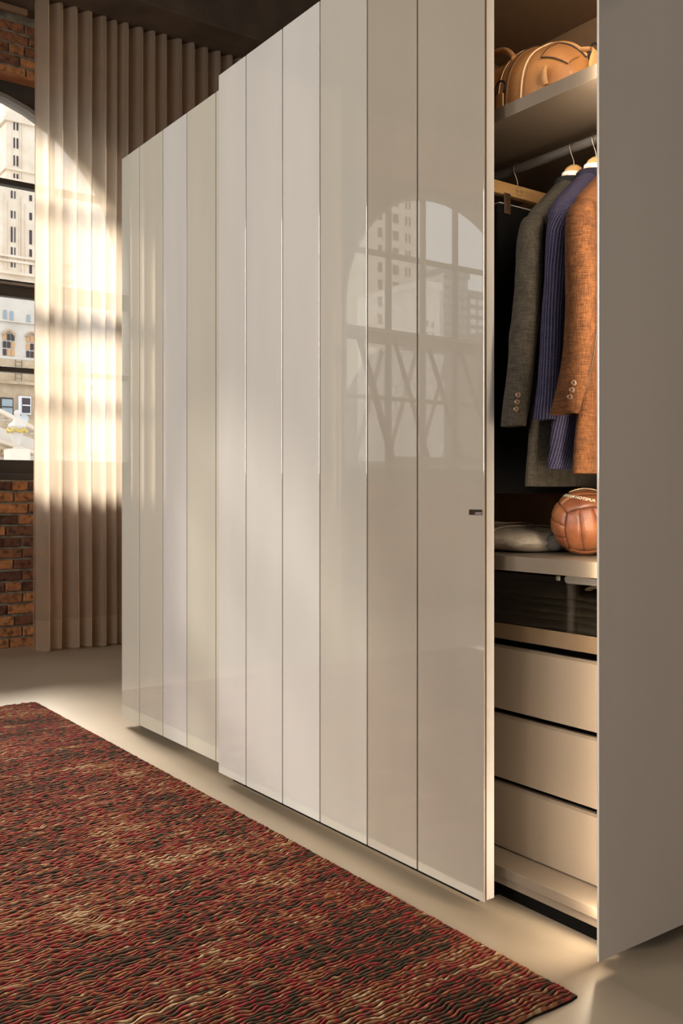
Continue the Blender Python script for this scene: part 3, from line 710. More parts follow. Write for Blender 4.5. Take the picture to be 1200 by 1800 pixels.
ROD_X, ROD_Z = 1.942, 1.953
def jacket(name, y, hem, cuff_z, m, label, path, widths, group=None, shoulder=0.0, thick=.052, btn=True, lapel=None, body_w=1.0, rz=0, seed=1):
    z0 = 1.0
    root = empty(name, (ROD_X, y, z0), rz, label=label, cat='jacket')
    def Z(a): return a - z0
    # body
    T = thick; W = body_w
    sec = [((0,0,Z(1.868)), .048, .030, 0), ((0,0,Z(1.850)), .060, .036, 0), ((0,0,Z(1.825)), .088*W, .040, 0), ((0,0,Z(1.795)), .122*W, .043, 0),
           ((0,0,Z(1.765)), .152*W, .045, 0), ((.002,0,Z(1.735)), .166*W, .048, 0), ((.006,0,Z(1.68)), .166*W, T, 0), ((.010,0,Z(1.58)), .160*W, T*1.1, 0),
           ((.012,0,Z(1.45)), .155*W, T*1.05, 0), ((.010,0,Z(1.32)), .160*W, T, 0), ((.006,0,Z(1.2)), .170*W, T, 0), ((0,0,Z(hem)), .178*W, T*1.02, 0)]
    body = loft_obj('body', *loft(sec, 36, 2.6), m, root, .0035, seed)
    # sleeve on the side towards the doors, and its twin at the back
    for side in (-1, 1):
        rows = []
        ss = []
        for (px, py, pz), (wx, wy) in zip(path, widths):
            xx = px if side < 0 else -px*.92
            ss.append(((xx, py, Z(pz)), wx, wy, 0))
        sl = loft_obj('sleeve', *loft(ss, 24, 2.1), m, root, .0038, seed*3+side, cap_top=True)
        if side < 0:
            # rear seam of the sleeve and the cuff buttons on its outer side
            cx, cy, czz = path[-1]
            if btn:
                for k in range(3):
                    t = (k*.0175+.040)
                    # centre line near the cuff
                    a, q = Vector(path[-2]), Vector(path[-1]); d = (q-a).normalized(); pc = q - d*t
                    wx, wy = widths[-1]
                    nrm = Vector((-.70,-.71,0)).normalized()
                    sp = Vector((pc.x, pc.y, Z(pc.z))) + Vector((nrm.x*wx*1.06, nrm.y*wy*1.06, 0))
                    bt = MB().tube([sp-nrm*.002, sp+nrm*.0035, sp+nrm*.005], [.0062,.0066,.0045], 16).build('cuff_button', M['horn'], sl, smooth=True)
                    MB().tube([sp+nrm*.0048, sp+nrm*.0054], .0024, 10).build('button_centre', M['horn_dark'], sl) 
            sp = []
            for (px,py,pz),(wx,wy) in list(zip(path, widths))[-4:]:
                sp.append((px+wx*.42, py-wy*.93, Z(pz)))
            MB().tube(crv(sp, 6)[:-5], .0009, 6).build('sleeve_seam', M['seam_dark'], sl)
    # dart seam and armhole edge on the body front
    sp = [(.02, -T*1.11, Z(1.62)), (.015,-T*1.10,Z(1.45)), (.02,-T*1.05,Z(1.3)), (.03,-T*1.03,Z(hem+.02))]
    MB().tube(crv(sp, 8), .001, 6).build('front_seam', M['seam_dark'], body)
    # lapel: folded wedge of cloth on the front face
    lp_ = MB()
    Pa = [(-.035,-.040,Z(1.862)), (-.075,-.050,Z(1.80)), (-.085,-.060,Z(1.70)), (-.05,-.066,Z(1.60)), (.01,-.064,Z(1.50))]
    Pb = [(.02,-.040,Z(1.868)), (.02,-.050,Z(1.80)), (.02,-.058,Z(1.70)), (.02,-.062,Z(1.60)), (.02,-.062,Z(1.50))]
    A = crv(Pa, 5); B = crv(Pb, 5)
    lp_.grid([A, B]); lp_.grid([[p+Vector((0,.004,0)) for p in B], [p+Vector((0,.004,0)) for p in A]]); lp_.build('lapel', lapel or m, body, smooth=True)
    # collar roll and white shirt collar
    col = [(.052*math.cos(a), .036*math.sin(a), Z(1.855)) for a in [R(k*15) for k in range(25)]]
    MB().tube(col, .0085, 10, squash=1.5).build('collar', lapel or m, root, smooth=True)
    wc = []
    for k in range(25):
        a = R(k*15); wc.append([(.040*math.cos(a), .028*math.sin(a), Z(1.865)), (.037*math.cos(a), .025*math.sin(a), Z(1.884)), (.033*math.cos(a), .021*math.sin(a), Z(1.885)), (.036*math.cos(a), .024*math.sin(a), Z(1.865))])
    MB().grid(wc).build('shirt_collar', M['shirt_white'], root, smooth=True)
    # wooden hanger
    hg = empty('coat_hanger', (ROD_X, y, z0), rz, label='wooden coat hanger carrying the ' + label.split(' hanging')[0].split(' jacket')[0] + ' jacket', cat='hanger')
    hb = [(-.14,0,Z(1.70)), (-.10,0,Z(1.755)), (-.055,0,Z(1.82)), (-.024,0,Z(1.868)), (0,0,Z(1.889)), (.024,0,Z(1.868)), (.055,0,Z(1.82)), (.10,0,Z(1.755)), (.14,0,Z(1.70))]
    MB().tube(crv(hb, 6), [.011 + .009*math.exp(-((i-24)/8)**2) for i in range(49)], 14, squash=1.1, up=(0,1,0)).build('hanger_body', M['wood'], hg, smooth=True)
    hanger(hg, Z(ROD_Z), Z(1.90), 'c')
    return root
M['seam_dark'] = mat('seam_dark', (.05,.03,.02), .9)
M['navy_plain'] = cloth('navy_plain', (.010,.009,.018), (.022,.020,.036))
M['collar_black'] = cloth('collar_black', (.008,.008,.009), (.016,.016,.018))
pg = [(-.148,-.002,1.752),(-.158,-.004,1.735),(-.166,-.006,1.69),(-.175,-.008,1.60),(-.190,-.010,1.50),(-.202,-.008,1.40),(-.212,-.004,1.30),(-.224,0,1.218)]
wg = [(.012,.016),(.026,.027),(.034,.031),(.036,.033),(.036,.033),(.034,.032),(.032,.031),(.030,.030)]
jacket('suit_jacket', 1.646, 1.070, 1.22, M['wool_grey'], 'charcoal grey wool jacket hanging leftmost of the three on the rod', pg, wg, lapel=M['collar_black'], thick=.027, body_w=1.0, seed=2)
pb = [(-.138,-.002,1.755),(-.146,-.004,1.735),(-.150,-.005,1.69),(-.153,-.004,1.60),(-.160,.0,1.50),(-.166,.002,1.40),(-.176,.004,1.30),(-.186,.006,1.232)]
wb = [(.012,.012),(.022,.022),(.028,.026),(.030,.027),(.029,.027),(.028,.027),(.027,.026),(.026,.025)]
jacket('suit_jacket', 1.574, 1.112, 1.23, M['pinstripe'], 'dark blue pinstripe jacket hanging between the grey and the brown one', pb, wb, lapel=M['navy_plain'], thick=.025, body_w=1.0, seed=4, btn=False)
pr = [(-.138,-.002,1.752),(-.150,-.004,1.735),(-.158,-.006,1.69),(-.161,-.010,1.60),(-.163,-.012,1.50),(-.168,-.010,1.40),(-.188,-.006,1.31),(-.214,-.002,1.238)]
wr = [(.012,.020),(.026,.032),(.034,.036),(.037,.038),(.037,.038),(.037,.037),(.035,.035),(.033,.033)]
jacket('suit_jacket', 1.497, 1.100, 1.24, M['tweed_brown'], 'rust brown tweed jacket with cuff buttons hanging nearest the end panel', pr, wr, thick=.034, body_w=.98, seed=6)

# black trousers on a clip hanger, further in along the rod
tr = empty('trousers', (ROD_X, 1.845, 1.0), label='black trousers clipped to the wooden bar hanger left of the jackets', cat='trousers')
rows = []; uv = []
for i, (z, w0, w1, t) in enumerate([(1.842,-.083,.20,.010),(1.82,-.085,.21,.012),(1.7,-.088,.225,.016),(1.5,-.094,.235,.022),(1.3,-.102,.245,.026),(1.15,-.110,.25,.03),(1.053,-.114,.25,.032)]):
    rows.append((((w0+w1)/2, 0, z-1.0), (w1-w0)/2, t, 0))
loft_obj('trouser_legs', *loft(rows, 32, 4), M['wool_black'], tr, .003, 9)
MB().box(-.082,.168,-.0112,.0112,.8425,.8445).build('waistband_edge', M['shirt_white'], tr)
ch = empty('clip_hanger', (ROD_X, 1.845, 1.0), label='pale wooden bar hanger with metal clips holding the black trousers', cat='hanger')
MB().box(-.23,.23,-.011,.011,.868,.903).build('hanger_bar', M['wood'], ch, bevel=.003)
hanger(ch, ROD_Z-1.0, .905, 'b')
for x in (-.055, .12):
    MB().box(x-.012,x+.012,-.0155,-.0125,.815,.872).build('clip', M['wire'], ch, bevel=.001)
    MB().box(x-.009,x+.009,-.0175,-.0157,.83,.86).build('clip_spring', M['wire'], ch, bevel=.0005)
mk = MB().tube([(-.005+.0125*math.cos(R(a)), -.0111, .886+.0125*math.sin(R(a))) for a in range(0,361,15)], .0006, 6).build('engraved_ring', M['horn'], ch)
for dx in (-.005, .005):
    MB().tube([(-.005+dx+.0024*math.cos(R(a)), -.0111, .886+.0024*math.sin(R(a))) for a in range(0,361,30)], .0006, 6).build('engraved_letter', M['horn'], ch)
# ------------------------------------------------------------------ football
def football():
    r = .0850; c0 = Vector((1.928, 1.600, .8945+r))
    root = empty('leather_football', c0 - Vector((0,0,r)), R(-40), label='old brown laced leather football lettered in cream on the lower shelf', cat='ball')
    base = Vector((0,0,r))
    core = MB(); rows = []
    for i in range(17):
        th = math.pi*i/16; rows.append([base+Vector((math.sin(th)*math.cos(a), math.sin(th)*math.sin(a), math.cos(th)))*(r*.962) for a in [2*math.pi*k/32 for k in range(32)]])
    core.grid(rows, True).build('bladder', M['ball_seam'], root, smooth=True)
    faces = [  # normal, along strips, across
        ((0,-1,0),(0,0,1),(1,0,0)), ((0,1,0),(0,0,1),(-1,0,0)), ((1,0,0),(0,1,0),(0,0,1)), ((-1,0,0),(0,1,0),(0,0,1)), ((0,0,1),(1,0,0),(0,1,0)), ((0,0,-1),(1,0,0),(0,-1,0))]
    tilt = Matrix.Rotation(R(16), 3, 'X') @ Matrix.Rotation(R(-8), 3, 'Y')
    for fi, (nn, aa, bb) in enumerate(faces):
        nn, aa, bb = Vector(nn), Vector(aa), Vector(bb)
        for s in range(3):
            b0, b1 = -1+2*s/3, -1+2*(s+1)/3; P = []; na, nb_ = 22, 12
            for i in range(na+1):
                row = []
                for j in range(nb_+1):
                    u = -1+2*i/na; w_ = b0+(b1-b0)*j/nb_
                    # equal-angle cube map
                    d = nn + aa*math.tan(u*math.pi/4) + bb*math.tan(w_*math.pi/4); d.normalize()
                    eu = min(1-abs(u), 1)*1.0; ew = min(j, nb_-j)/nb_*2*(1/3)*1.0
                    e = min(eu, ew); k = 1 - math.exp(-e/.045)
                    row.append(base + (tilt @ d)*(r*(.950+.050*k)))
                P.append(row)
            MB().grid(P).build('leather_panel', M['ball_leather'], root, smooth=True)
    # lettering across the upper front panel
    def wrap(cc):
        lon = cc.x/.070 - .92; lat = R(41) + cc.y/r
        d = Vector((math.sin(lon)*math.cos(lat), -math.cos(lon)*math.cos(lat), math.sin(lat)))
        return base + (Matrix.Rotation(R(12), 3, 'Y') @ d)*(r*1.0025+cc.z)
    text_mesh('TOTTENHAM HOTSPUR', .0125, M['print_white'], 'lettering', root, wrap, .0002, shear=.15, spacing=1.02, offset=.0002)
    # lacing under an oval rim on the crown
    ov = [base + (Matrix.Rotation(R(-4),3,'X') @ Vector((.038*math.cos(R(a)), .017*math.sin(R(a)), 0))) for a in range(0,361,12)]
    ov = [base + (q-base + Vector((0,0,math.sqrt(max(r*r-(q-base).length**2,0))+.0008))) for q in ov]
    MB().tube(ov, .0011, 6).build('oval_rim', M['thread'], root)
    for k in range(6):
        x = -.024+.0095*k; pts = []
        for t in (-1,-.5,0,.5,1):
            yy = .011*t; xx = x+.004*t; pts.append(base+Vector((xx, yy, math.sqrt(r*r-xx*xx-yy*yy)+.0012*(1-t*t)+.0005)))
        MB().tube(pts, .0019, 8).build('lace', M['lace'], root, smooth=True)
M['lace'] = mat('lace', (.55,.20,.05), .6)
football()

# ------------------------------------------------------------------ folded sweater
def pillow(nx, ny, fx):
    rows = []
    for i in range(nx+1): rows.append([fx(i/nx, j/ny) for j in range(ny+1)])
    return rows
def folded(name, x0, x1, y0, y1, z0, h, m, parent, seed=0, taper=0.0, layers=2):
    """a folded cloth: flattened rounded slabs stacked, with a rolled fold at the low-y end"""
    for L in range(layers):
        hh = h/layers; zc = z0 + hh*(L+.5); rows = []
        n = 26; sec = 28
        for i in range(n+1):
            t = i/n; y = y0 + (y1-y0)*t
            e = min(t/.10, 1); e2 = math.sqrt(max(1-(1-e)**2, 0)) if t < .10 else 1
            e3 = math.sqrt(max(1-(max(t-.93,0)/.07)**2, 0)) if t > .93 else 1
            prof = max(e2*e3, .04); hgt = hh*(1-taper*(1-t)); row = []
            for k in range(sec):
                a = 2*math.pi*k/sec; ca, sa = math.cos(a), math.sin(a)
                px_ = math.copysign(abs(ca)**.55, ca)*(x1-x0)/2*(.94+.06*prof); pz_ = math.copysign(abs(sa)**.8, sa)*hgt/2*prof
                q = Vector(((x0+x1)/2+px_, y, z0 + hgt*(L+.5) + pz_))
                nn = noise.noise(Vector((q.x*16+seed, q.y*12, q.z*20+L*7)))
                q.z += nn*.004*prof*(1 if L else max(0, sa)); q.x += nn*.006; q.z = max(q.z, z0+.0005)
                row.append(q)
            rows.append(row)
        mb = MB().grid(rows, True); mb.cap(rows[0]); mb.cap(list(reversed(rows[-1])))
        mb.build('fold', m, parent, smooth=True)
sw = empty('folded_sweater', (1.95, 1.95, .8945), label='grey knitted sweater folded on the lower shelf beside the football', cat='sweater')
folded('fold', -.12, .16, -.235, .27, 0, .090, M['sweater'], sw, 3, .42, 1)
for t, hgt in ((-.115,.0585),(-.04,.066)):
    pts = []
    for k in range(15):
        a = math.pi*k/14; pts.append((.02-.1415*math.copysign(abs(math.cos(a))**.55, math.cos(a)), t+.01*math.sin(a), hgt*.72+.027*math.sin(a)))
    MB().tube(pts, .0009, 6).build('knit_seam', M['sweater'], sw, smooth=True)
cuff = MB().tube(crv([(-.03,-.25,.026),(.0,-.235,.028),(.03,-.2,.03)], 6), [.006,.016,.0215,.0245,.026,.026,.026,.026,.026,.026,.026,.026,.026], 20, squash=.85).build('sleeve_cuff', M['sweater_dark'], sw, smooth=True)
lab = MB(); rr = [(-.045+.006*math.cos(R(a)), -.02+.017*math.sin(R(a)), .0805) for a in range(0,360,20)]
lab.tube([(-.045,-.02,.074),(-.045,-.02,.0815)], .012, 18).build('shirt_button', M['shirt_white'], sw, smooth=True)

# folded trousers in the glass drawer
for i, (zz, yy, g) in enumerate([(.690,1.46,0),(.7290,1.45,0),(.7680,1.455,0)]):
    e = empty('folded_trousers', (2.0, 1.70, zz-.0135), label=('folded dark olive trousers at the bottom of the stack in the glass drawer','folded dark olive trousers in the middle of the glass drawer stack','folded dark olive trousers on top of the stack in the glass drawer')[i], cat='trousers', group='folded trousers in the glass drawer')
    folded('fold', -.11+.01*i, .16, yy-1.70, .40, 0, .0365, M['olive'], e, 20+i*5, 0, 2)
bl = empty('leather_belt', (1.92, 1.50, .803), label='pale grey rolled strap end lying on top of the folded trousers', cat='belt')
MB().tube(crv([(-.03,-.09,.018),(-.032,-.02,.022),(-.034,.03,.018),(-.03,.055,.010)], 6), [.0125]*19, 12, squash=.35).build('strap', M['sweater'], bl, smooth=True)

# ------------------------------------------------------------------ leather holdall on the upper shelf
def holdall():
    root = empty('leather_holdall', (1.925, 1.832, 2.0405), R(-3), label='tan leather holdall bag with dark piping lying on the top shelf', cat='bag')
    L = .275
    def sec(t):      # t in [-1,1] along the bag (local y); returns half width, height
        e = (1-abs(t)**3.2)**.55 if abs(t) < 1 else 0
        return .135*(.35+.65*e), (.176+.012*math.sin(t*3-.6)*-1)*(.30+.70*e) 
    def pt(t, a, off=0):  # a: 0 = front bottom .. pi = back bottom over the top
        hw, h = sec(t); ca, sa = math.cos(a), math.sin(a)
        x = -math.copysign(abs(ca)**.75, ca)*(hw+off); z = abs(sa)**.85*(h+off)
        q = Vector((x, t*L, z))
        s = noise.noise(Vector((x*9, t*4, z*9)))*.010*(abs(sa))
        return q + Vector((-.6*s, 0, s*.6)) + Vector((0,0,.012*math.exp(-((a-math.pi/2)/.22)**2)))
    rows = []
    for i in range(61):
        t = -1+2*i/60
        rows.append([pt(t, math.pi*k/30) for k in range(31)])
    mb = MB().grid(rows); mb.cap(rows[0]); mb.cap(list(reversed(rows[-1])))
    n = len(mb.v)
    body = mb.build('bag_body', M['leather'], root, smooth=True)
    body_bottom = MB().grid([[(-sec(t)[0]*.99, t*L, .0015), (sec(t)[0]*.99, t*L, .0015)] for t in [-1+k/10 for k in range(21)]]).build('bag_base', M['leather'], root)
    def band(t, wd, m, name, off=.003, a0=.02, a1=math.pi-.02, par=None):
        rws = []
        for k in range(37):
            a = a0+(a1-a0)*k/36
            rws.append([pt(t-wd, a, 0), pt(t-wd, a, off), pt(t+wd, a, off), pt(t+wd, a, 0)])
        return MB().grid(rws).build(name, m, par or body, smooth=True)
    def line(t, rad, m, name, off=.0015, a0=.02, a1=math.pi-.02, n_=40):
        return MB().tube([pt(t, a0+(a1-a0)*k/n_, off) for k in range(n_+1)], rad, 6).build(name, m, body, smooth=True)
    for t in (-.33, .42):
        st = band(t, .045, M['leather_strap'], 'strap', .004)
        line(t-.047, .0016, M['leather_edge'], 'strap_piping', .004); line(t+.047, .0010, M['thread'], 'strap_stitching', .0045)
        line(t+.052, .0013, M['leather_edge'], 'strap_piping', .003)
        q = pt(t, .25, .010)
        ring = [q + Vector((-.003, .019*math.cos(R(a)), .019*math.sin(R(a)))) for a in range(0,361,20)]
        MB().tube(ring, .0024, 8).build('ring', M['iron'], body, smooth=True)
        MB().box(q.x-.006, q.x-.001, q.y-.013, q.y+.013, .004, q.z-.012).build('ring_tab', M['leather_light'], body, bevel=.002)
    for t in (-.55,): line(t, .0022, M['thread'], 'seam', .0015); line(t-.03, .0012, M['leather_shadow'], 'seam', .001)
    # zip ridge along the top, dark piping with light strap
    zp = [pt(t/20*.93, math.pi/2, .004) for t in range(-20, 21)]
    MB().tube(zp, .0045, 8).build('zip_ridge', M['leather_light'], body, smooth=True)
    MB().tube([q+Vector((-.008,0,-.005)) for q in zp], .0028, 8).build('zip_piping', M['leather_edge'], body, smooth=True)
    # flap stitched on the near end, small loop tab under it
    fl = []
    for i in range(9):
        t = -.70-.22*i/8; w0 = .72+.10*i/8; w1 = 1.35
        fl.append([pt(t, w0+(w1-w0)*k/8, .0045) for k in range(9)])
    MB().grid(fl).build('end_flap', M['leather_strap'], body, smooth=True)
    edge = [fl[0][8]]+[fl[0][k] for k in range(8,-1,-1)]+[fl[i][0] for i in range(9)]
    MB().tube(edge, .0016, 6).build('flap_piping', M['leather_edge'], body, smooth=True)
    q = pt(-.80, .26, .006); MB().tube([q+Vector((0,0,-.012)), q+Vector((-.006,0,.0)), q+Vector((-.007,0,.02)), q+Vector((-.002,0,.032))], [.009,.010,.010,.007], 10, squash=.45, up=(1,0,0)).build('loop_tab', M['leather_light'], body, smooth=True)
    # end tab with iron ring and hanging strap end
    e = pt(-.88, math.pi/2, .0)
    MB().tube([e+Vector((0,.03,.012)), e+Vector((0,.0,.010)), e+Vector((0,-.028,.0))], [.010,.011,.009], 10, squash=.6).build('end_tab', M['leather_light'], body, smooth=True)
    MB().tube([e+Vector((.0,-.032+.016*math.cos(R(a)),-.010+.022*math.sin(R(a)))) for a in range(0,361,20)], .0026, 8).build('ring', M['iron'], body, smooth=True)
    st = crv([e+Vector((-.005,-.040,-.012)), e+Vector((-.02,-.062,-.030)), e+Vector((-.045,-.075,-.070)), (-.06, -L-.058, .022)], 6)
    MB().tube(st, .017, 12, squash=.18, up=(0,-1,.3)).build('shoulder_strap', M['leather_light'], body, smooth=True)
    # two carrying handles
    for sx in (-1, 1):
        hp = [pt(-.33, .9 if sx < 0 else math.pi-.9, .006), Vector((sx*.085, -.20*L, .185)), Vector((sx*.07, -.02*L, .208)), Vector((sx*.065, .16*L, .210)), Vector((sx*.08, .36*L, .188)), pt(.42, .9 if sx < 0 else math.pi-.9, .006)]
        MB().tube(crv(hp, 8), [.007+.003*math.sin(math.pi*i/40) for i in range(41)], 12).build('handle', M['leather_light'], root, smooth=True)
M['leather_strap'] = noisy('leather_strap', [(.3,(.25,.10,.03)),(.7,(.37,.165,.055))], 12, 8, rough=.5, bump=.3, bscale=160)
M['leather_shadow'] = mat('leather_shadow', (.20,.08,.03), .7)
holdall()

# ------------------------------------------------------------------ the city outside
def block(name, label, x0, x1, y0, y1, z0, z1, m, wins=(), cornices=(), cat='building', wm=None, depth=.25, extra=None):
    root = empty(name, ((x0+x1)/2, (y0+y1)/2, z0), label=label, cat=cat); ox, oy, oz = root.location
    MB().box(x0-ox, x1-ox, y0-oy, y1-oy, 0, z1-z0).build('wall', m, root)
    for (a, q, za, zb, kind) in wins:
        if kind == 'arch':
            n = 8; cx = (a+q)/2; r_ = (q-a)/2; pts = [(a, za), (q, za)] + [(cx+r_*math.cos(math.pi*k/n), zb-r_+r_*math.sin(math.pi*k/n)) for k in range(n+1)]
            s = MB(); nn = len(pts); s.v = [(x-ox, y0-oy-.06, z-oz) for x, z in pts] + [(x-ox, y0-oy+.05, z-oz) for x, z in pts]
            s.f = [list(range(nn))] + [[i, nn+i, nn+(i+1)%nn, (i+1)%nn] for i in range(nn)]
            s.build('window', wm or M['window_dark'], root)
        else:
            w_ = MB().box(a-ox, q-ox, y0-oy-.05, y0-oy+.05, za-oz, zb-oz).build('window', wm or M['window_dark'], root)
    for (za, zb, pr_) in cornices:
        MB().box(x0-pr_-ox, x1+pr_-ox, y0-pr_-oy, y1+pr_-oy, za-oz, zb-oz).build('cornice', m, root)
    return root
tag(MB().box(-260, 200, 7.5, 300, -16.2, -16).build('street', M['asphalt']), kind='structure')
# slim pale tower seen through the visible window (tone and window rows follow the photograph)
K = 80*.8094; 
def zt(vpix, X, Y): return 1.05 + (869-vpix)/F_PX*(Y*.8094+X*.5872)
def xt(u, Y):
    th = YAW + math.atan((u-600)/F_PX); return Y*math.tan(th)
Y1 = 90; x_ = xt(24, Y1)
w1 = []
for va, vb in ((210,228),(242,260),(273,291),(305,315)):
    for ua, ub in ((23,26.2),(29,32)): w1.append((xt(ua,Y1), xt(ub,Y1), zt(vb,x_,Y1), zt(va,x_,Y1), 'rect'))
t1 = block('stone_tower', 'pale cream stone tower with paired dark slit windows, seen through the window', xt(11,Y1), xt(75,Y1), Y1, Y1+2.5, -16, zt(197,x_,Y1), M['stone_pale'], w1,
      [(zt(215,x_,Y1), zt(208,x_,Y1), .25), (zt(300,x_,Y1), zt(296,x_,Y1), .2), (zt(318,x_,Y1), zt(315,x_,Y1), .3)])
ox, oy, oz = t1.location
MB().box(xt(19,Y1)-ox, xt(60,Y1)-ox, Y1+.6-oy, Y1+2.2-oy, zt(197,x_,Y1)-oz, zt(165,x_,Y1)-oz).build('upper_stage', M['stone_pale'], t1)
for u in (21.5, 34, 38.5): MB().box(xt(u,Y1)-ox, xt(u+1.2,Y1)-ox, Y1-.11-oy, Y1-oy+.01, 20-oz, zt(215,x_,Y1)-oz).build('pilaster', M['stone_pale'], t1)
Y2 = 80; x_ = xt(24, Y2); w2 = []
for va, vb in ((336,349),(371,384),(399,426),(435,448),(462,470)):
    for ua, ub in ((19,22),(25,27)): w2.append((xt(ua,Y2), xt(ub,Y2), zt(vb,x_,Y2), zt(va,x_,Y2), 'arch' if va in (399,462) else 'rect'))
for va, vb in ((338,348),(369,382),(400,425),(434,447),(462,478)): w2.append((xt(51.5,Y2), xt(56,Y2), zt(vb,x_,Y2), zt(va,x_,Y2), 'rect'))
t2 = block('stone_office_block', 'wide cream stone block below the tower, seen through the window', xt(-60,Y2), xt(120,Y2), Y2, Y2+8, -16, zt(322,x_,Y2), M['stone_pale'], w2,
      [(zt(454,x_,Y2), zt(450,x_,Y2), .3), (zt(462,x_,Y2), zt(458,x_,Y2), .2), (zt(484,x_,Y2), zt(479,x_,Y2), .4)])
ox, oy, oz = t2.location
for u in (7, 14, 33, 37, 44): MB().box(xt(u,Y2)-ox, xt(u+1.3,Y2)-ox, Y2-.13-oy, Y2-oy+.01, zt(480,x_,Y2)-oz, zt(330+ (u%5)*6,x_,Y2)-oz).build('pilaster', M['stone_pale'], t2)
Y3 = 70; x_ = xt(24, Y3)
t3 = block('stone_annex', 'cream stone facade with arched windows low in the window view', xt(-80,Y3), xt(140,Y3), Y3, Y3+6, -16, zt(505,x_,Y3), M['stone_white'],
      [(xt(5.5,Y3), xt(12,Y3), zt(562,x_,Y3), zt(546,x_,Y3), 'arch'), (xt(17,Y3), xt(23.5,Y3), zt(563,x_,Y3), zt(547,x_,Y3), 'arch'), (xt(46.5,Y3), xt(53,Y3), zt(566,x_,Y3), zt(550,x_,Y3), 'arch')],
      [(zt(567,x_,Y3), zt(565,x_,Y3), .15), (zt(633,x_,Y3), zt(629,x_,Y3), .5)], wm=M['window_blue'])
ox, oy, oz = t3.location
for ua, ub in ((4,26),(45,67)):
    for k in range(3):
        for j in range(3):
            a = xt(ua+(ub-ua)*(k+.12)/3, Y3)-ox; q = xt(ua+(ub-ua)*(k+.88)/3, Y3)-ox
            va = 588+13.5*j; zb = zt(va,x_,Y3)-oz; za = zt(va+11,x_,Y3)-oz
            MB().box(a, q, Y3-.08-oy, Y3-oy+.05, za, zb).build('window', M['lit_window'] if (k*7+j*3+int(ua)) % 4 < 2 else M['window_dark'], t3)
    MB().tube([(xt(ua+(ub-ua)*t/12,Y3)-ox, Y3-.1-oy, zt(590-8*math.sin(math.pi*t/12),x_,Y3)-oz) for t in range(13)], .12, 6).build('arch_moulding', M['stone_brown'], t3)
Y4 = 40; x_ = xt(24, Y4)
t4 = block('brown_stone_house', 'tan brick house with white window trims below the cream facade', xt(-90,Y4), xt(150,Y4), Y4, Y4+9, -16, zt(632,x_,Y4), M['stone_brown'], (),
      [(zt(676,x_,Y4), zt(671,x_,Y4), .25)])
ox, oy, oz = t4.location
for (ua,ub,va,vb,fm,wm_) in ((0,22,700,733,M['steel_dark'],M['window_blue']),(31,53,696,728,M['frame_white'],M['window_dark'])):
    fr = MB().box(xt(ua,Y4)-ox, xt(ub,Y4)-ox, Y4-.12-oy, Y4-oy+.02, zt(vb,x_,Y4)-oz, zt(va,x_,Y4)-oz).build('window_trim', fm, t4)
    MB().box(xt(ua+(6 if ua else 1.5),Y4)-ox, xt(ub-2,Y4)-ox, Y4-.16-oy, Y4-.1-oy, zt(vb-3,x_,Y4)-oz, zt(va+3,x_,Y4)-oz).build('window_pane', wm_, fr)
    MB().box(xt(ua+(6 if ua else 1.5),Y4)-ox, xt(ub-2,Y4)-ox, Y4-.20-oy, Y4-.15-oy, zt((va+vb)/2+1,x_,Y4)-oz, zt((va+vb)/2-1,x_,Y4)-oz).build('sash_rail', fm, fr)
ld = empty('roof_ladder', (xt(28,Y4), Y4-.35, zt(670,x_,Y4)), label='thin metal ladder fixed to the tan house', cat='ladder')
hh = zt(634,x_,Y4)-zt(670,x_,Y4)
for dx in (-.13, .13): MB().box(dx-.015, dx+.015, -.02, .02, 0, hh).build('rail', M['slate'], ld)
for k in range(5): MB().box(-.13, .13, -.012, .012, hh*(k+.5)/5-.012, hh*(k+.5)/5+.012).build('rung', M['slate'], ld)
ds = empty('satellite_dish', (xt(41,Y4-.3), Y4-.3, zt(746,x_,Y4-.3)), label='round pale satellite dish in front of the tan house', cat='dish')
rows = []
for i in range(7):
    rr_ = .19*i/6; rows.append([(rr_*math.cos(R(a)), -.05+.06*(i/6)**2*-1, .24+rr_*math.sin(R(a))) for a in range(0,360,18)])
MB().grid(rows, True).build('reflector', M['dish'], ds, smooth=True); MB().tube([(0,.29,.05),(0,.05,.05),(0,-.03,.22)], .02, 8).build('mast', M['slate'], ds)
# carved stone balustrade with an urn, close outside
Y5 = 22; x5 = xt(25, Y5)
bs = empty('stone_balustrade', (x5, Y5, -16), label='carved pale stone balustrade just outside the window', cat='balustrade'); ox, oy, oz = bs.location
def Zp(vv): return zt(vv, x5, Y5)-oz
MB().box(xt(-200,Y5)-ox, xt(180,Y5)-ox, .3, 2.2, 0, Zp(790)).build('lower_wall', M['stone_white'], bs)
mb = MB(); mb.bar((xt(-60,Y5)-ox,0,Zp(700)), (xt(60,Y5)-ox,0,Zp(755)), .5, .09); mb.build('coping', M['stone_pale'], bs, bevel=.015)
mb = MB(); mb.bar((xt(-60,Y5)-ox,.05,Zp(748)), (xt(60,Y5)-ox,.05,Zp(785)), .45, .30); mb.build('parapet', M['stone_white'], bs, bevel=.02)
mb = MB(); mb.bar((xt(-60,Y5)-ox,-.1,Zp(762)), (xt(60,Y5)-ox,-.1,Zp(798)), .5, .07); mb.build('cornice', M['stone_pale'], bs, bevel=.015)
for k in range(-4, 6):
    u = 12*k+6; vv = 727+.45*(u)
    q = Vector((xt(u,Y5)-ox, 0, Zp(vv+12))); q2 = Vector((xt(u,Y5)-ox, 0, Zp(vv+2)))
    MB().tube([q, q.lerp(q2,.3), q.lerp(q2,.6), q2], [.05,.085,.04,.06], 10).build('baluster', M['stone_white'], bs, smooth=True)
for k in range(9):
    u = -8+8*k; MB().box(xt(u,Y5)-ox, xt(u+4,Y5)-ox, -.22, .3, Zp(800+.4*u), Zp(792+.4*u)).build('dentil', M['stone_brown'], bs)
